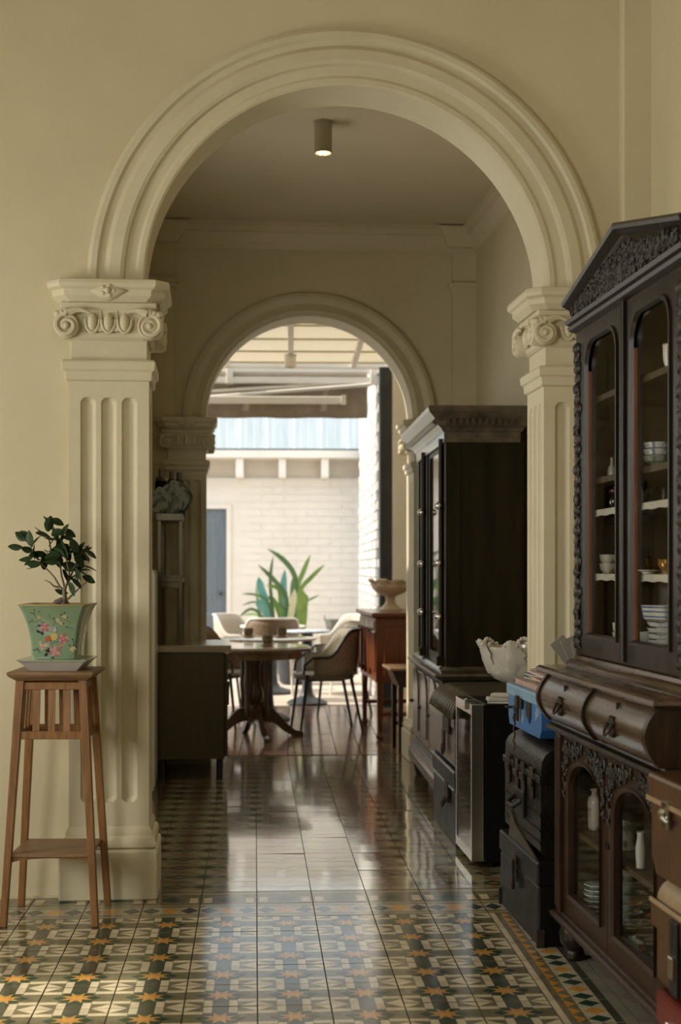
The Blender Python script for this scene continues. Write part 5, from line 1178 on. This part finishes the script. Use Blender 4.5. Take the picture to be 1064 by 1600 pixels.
# ================================================================ COURTYARD PLANT, TUB
pc = at_z(440, 1050, 0)
cp_ = thing('strap_leaf_plant', 'big potted plant with long green and turquoise strap leaves in the courtyard', 'plant', (pc.x+.06, 15.6, 0))
M().lathe([(.15,0),(.17,.02),(.22,.36),(.235,.38),(.21,.38),(.2,.34),(0,.33)], n=28).build('pot', 'post_iron', cp_, smooth=45)
PL = 15.6
def lp(cx, cy, d): 
    v = at_y(320+cx/3.129, 840+cy/3.129, PL+d); return v - Vector((pc.x+.06, 15.6, 0))
def strap(pts, wd, mt, d0):
    wd *= .54; n = 12; P = []; pts = [lp(x, y, d0*(1-i/(len(pts)-1))*0+d0*i/(len(pts)-1)) for i, (x, y) in enumerate(pts)]
    full = []
    for i in range(n+1):
        t = i/n*(len(pts)-1); k = min(int(t), len(pts)-2); f = t-k
        p0_ = pts[max(k-1,0)]; p1_, p2_ = pts[k], pts[k+1]; p3_ = pts[min(k+2,len(pts)-1)]
        full.append(.5*((2*p1_)+(p2_-p0_)*f+(2*p0_-5*p1_+4*p2_-p3_)*f*f+(3*p1_-p0_-3*p2_+p3_)*f**3))
    for i, p in enumerate(full):
        t = i/n; tg = (full[min(i+1,n)]-full[max(i-1,0)]).normalized(); sd = tg.cross(Vector((.15,-1,.1))).normalized()
        w_ = wd*(.35+.65*math.sin(math.pi*min(.15+.62*t,.95)))*(1 if t < .8 else max(.04,(1-t)/.2))
        P.append([p-sd*w_, p+Vector((0,.25*w_,0)), p+sd*w_])
    M().grid(P).build('leaf', mt, cp_, smooth=60)
for pts, wd, mt, d in [([(420,470),(440,330),(440,190),(380,105),(302,52)],.055,'leaf_dark',-.1),([(345,460),(328,330),(320,200),(335,85)],.035,'leaf_dark',.1),([(400,470),(400,300),(345,215),(258,130)],.05,'leaf_dark',-.25),([(440,470),(450,260),(480,170),(517,82)],.05,'leaf_green',.15),([(450,470),(465,270),(520,195),(588,130)],.045,'leaf_green',-.1),
 ([(330,470),(300,330),(275,250),(263,192)],.085,'leaf_teal',.1),([(320,470),(300,370),(270,330),(256,300)],.08,'leaf_teal',-.2),([(400,470),(395,330),(385,240),(392,155)],.07,'leaf_teal',.2),([(430,470),(428,300),(430,195)],.05,'leaf_dark',.3),([(470,470),(475,340),(462,248)],.12,'leaf_green',-.25),([(455,470),(480,330),(485,270)],.10,'leaf_green',-.05),
 ([(400,470),(425,360),(440,250)],.07,'leaf_pale',-.3),([(340,470),(310,320),(250,280),(178,275)],.025,'leaf_dark',-.1),([(330,470),(290,340),(240,315),(180,332)],.02,'leaf_dark',.1),([(330,470),(270,375),(220,350),(162,395)],.03,'leaf_dark',-.3),([(350,470),(290,400),(240,375),(185,380)],.025,'leaf_green',.2),([(450,470),(490,330),(520,300),(560,282)],.02,'leaf_dark',.2),
 ([(300,470),(275,400),(262,330),(248,235)],.03,'leaf_green',-.2),([(380,470),(370,330),(360,250),(300,235)],.045,'leaf_green',-.1),([(385,470),(360,360),(330,300),(280,300)],.05,'leaf_green',.1),([(390,470),(420,400),(380,340),(330,310)],.03,'leaf_dark',-.2),([(300,480),(330,400),(322,290)],.05,'leaf_dark',.0),([(260,470),(275,410),(255,345)],.035,'leaf_dark',.1)]:
    strap(pts, wd, mt, d)
q = at_y(528, 965, 15.9)
tu = thing('metal_tub', 'grey galvanised tub with loop handles beside the strap-leaf plant', 'tub', (q.x, 15.9, 0))
M().lathe([(.11,.55),(.125,.56),(.15,.68),(.156,.685),(.147,.68),(.12,.57),(0,.56)], n=28).build('tub_body', 'galvanised', tu, smooth=45)
for s in (-1,1): M().tube([(s*(.148),.04*math.cos(a),.68+.05*math.sin(a)) for a in [math.pi*k/8 for k in range(9)]], .008, 6).build('tub_handle', 'galvanised', tu, smooth=60)
for k in range(3):
    a = 2*math.pi*k/3+.5; M().tube([(.09*math.cos(a),.09*math.sin(a),.55),(.13*math.cos(a),.13*math.sin(a),0)], .014, 8).build('leg', 'post_iron', tu)

# ================================================================ TAN CASES AT THE RIGHT EDGE
t = put('red_case', 'red leather case on the floor at the lower right corner', 'suitcase', 1.06, 3.32, 0, 1, 'leather cases beside the china cabinet')
M().box(0, .5, 0, .38, 0, .165).build('case_body', 'red_leather', t, bevel=.012, seg=2); M().box(-.003, .503, -.004, .383, .167, .25).build('lid', 'red_leather', t, bevel=.012, seg=2)
for x in (.1, .38): 
    m = M(); m.box(x, x+.05, -.014, -.003, .13, .2); m.ell((x+.025,-.016,.16),(.015,.01,.015),8,5); m.build('latch', 'chrome', t, bevel=.002)
t = put('leather_satchel', 'tan leather bag with pale rolled top between red case and tan suitcase', 'bag', 1.055, 3.30, .2535, 1, 'leather cases beside the china cabinet')
M().prism([[(.02,0),(.34,0),(.36,.03),(.36,.2),(0,.2),(0,.03)]], lambda u,v,d: (d,u,v), 0, .46).build('bag_body', 'tan_leather', t, bevel=.015, seg=3)
sec = [(.0,.2)]+[(.09-.09*math.cos(math.pi/2*i/8), .215+.062*math.sin(math.pi/2*i/8)) for i in range(9)]+[(.34,.277),(.34,.2)]
M().prism([sec], lambda u,v,d: (d,u,v), .0, .46).build('flap', 'pale_leather', t, smooth=45)
M().box(-.012, .47, -.012, .0, .15, .215).build('flap_band', 'tan_leather', t, bevel=.003); M().box(-.014, .46, -.016, -.008, .206, .218).build('binding', 'pale_leather', t, bevel=.002)
m = M(); m.box(.14,.19,-.02,-.01,.03,.2); m.build('strap', 'black_leather', t, bevel=.002); M().box(.15,.18,-.028,-.018,.07,.12).build('buckle', 'chrome', t, bevel=.002)
t = put('tan_suitcase', 'tan leather suitcase with metal clasp, topmost beside the cabinet', 'suitcase', 1.045, 3.31, .5325, 1, 'leather cases beside the china cabinet')
M().prism([[(.03,0),(.5,0),(.5,.17),(0,.17),(0,.04)]], lambda u,v,d: (u,d,v), 0, .36).build('case_body', 'tan_leather', t, bevel=.012, seg=3)
M().box(-.012, .505, -.008, .365, .171, .235).build('lid', 'tan_leather', t, bevel=.01, seg=2); M().box(-.013, .506, -.010, -.004, .168, .180).build('binding', 'pale_leather', t)
m = M(); m.box(.11,.15,-.016,-.006,.12,.185); m.tube([(.135,-.02,.15),(.18,-.022,.145)],.006,8); m.ell((.13,-.018,.155),(.014,.012,.016),8,5); m.build('clasp', 'chrome', t, bevel=.003)
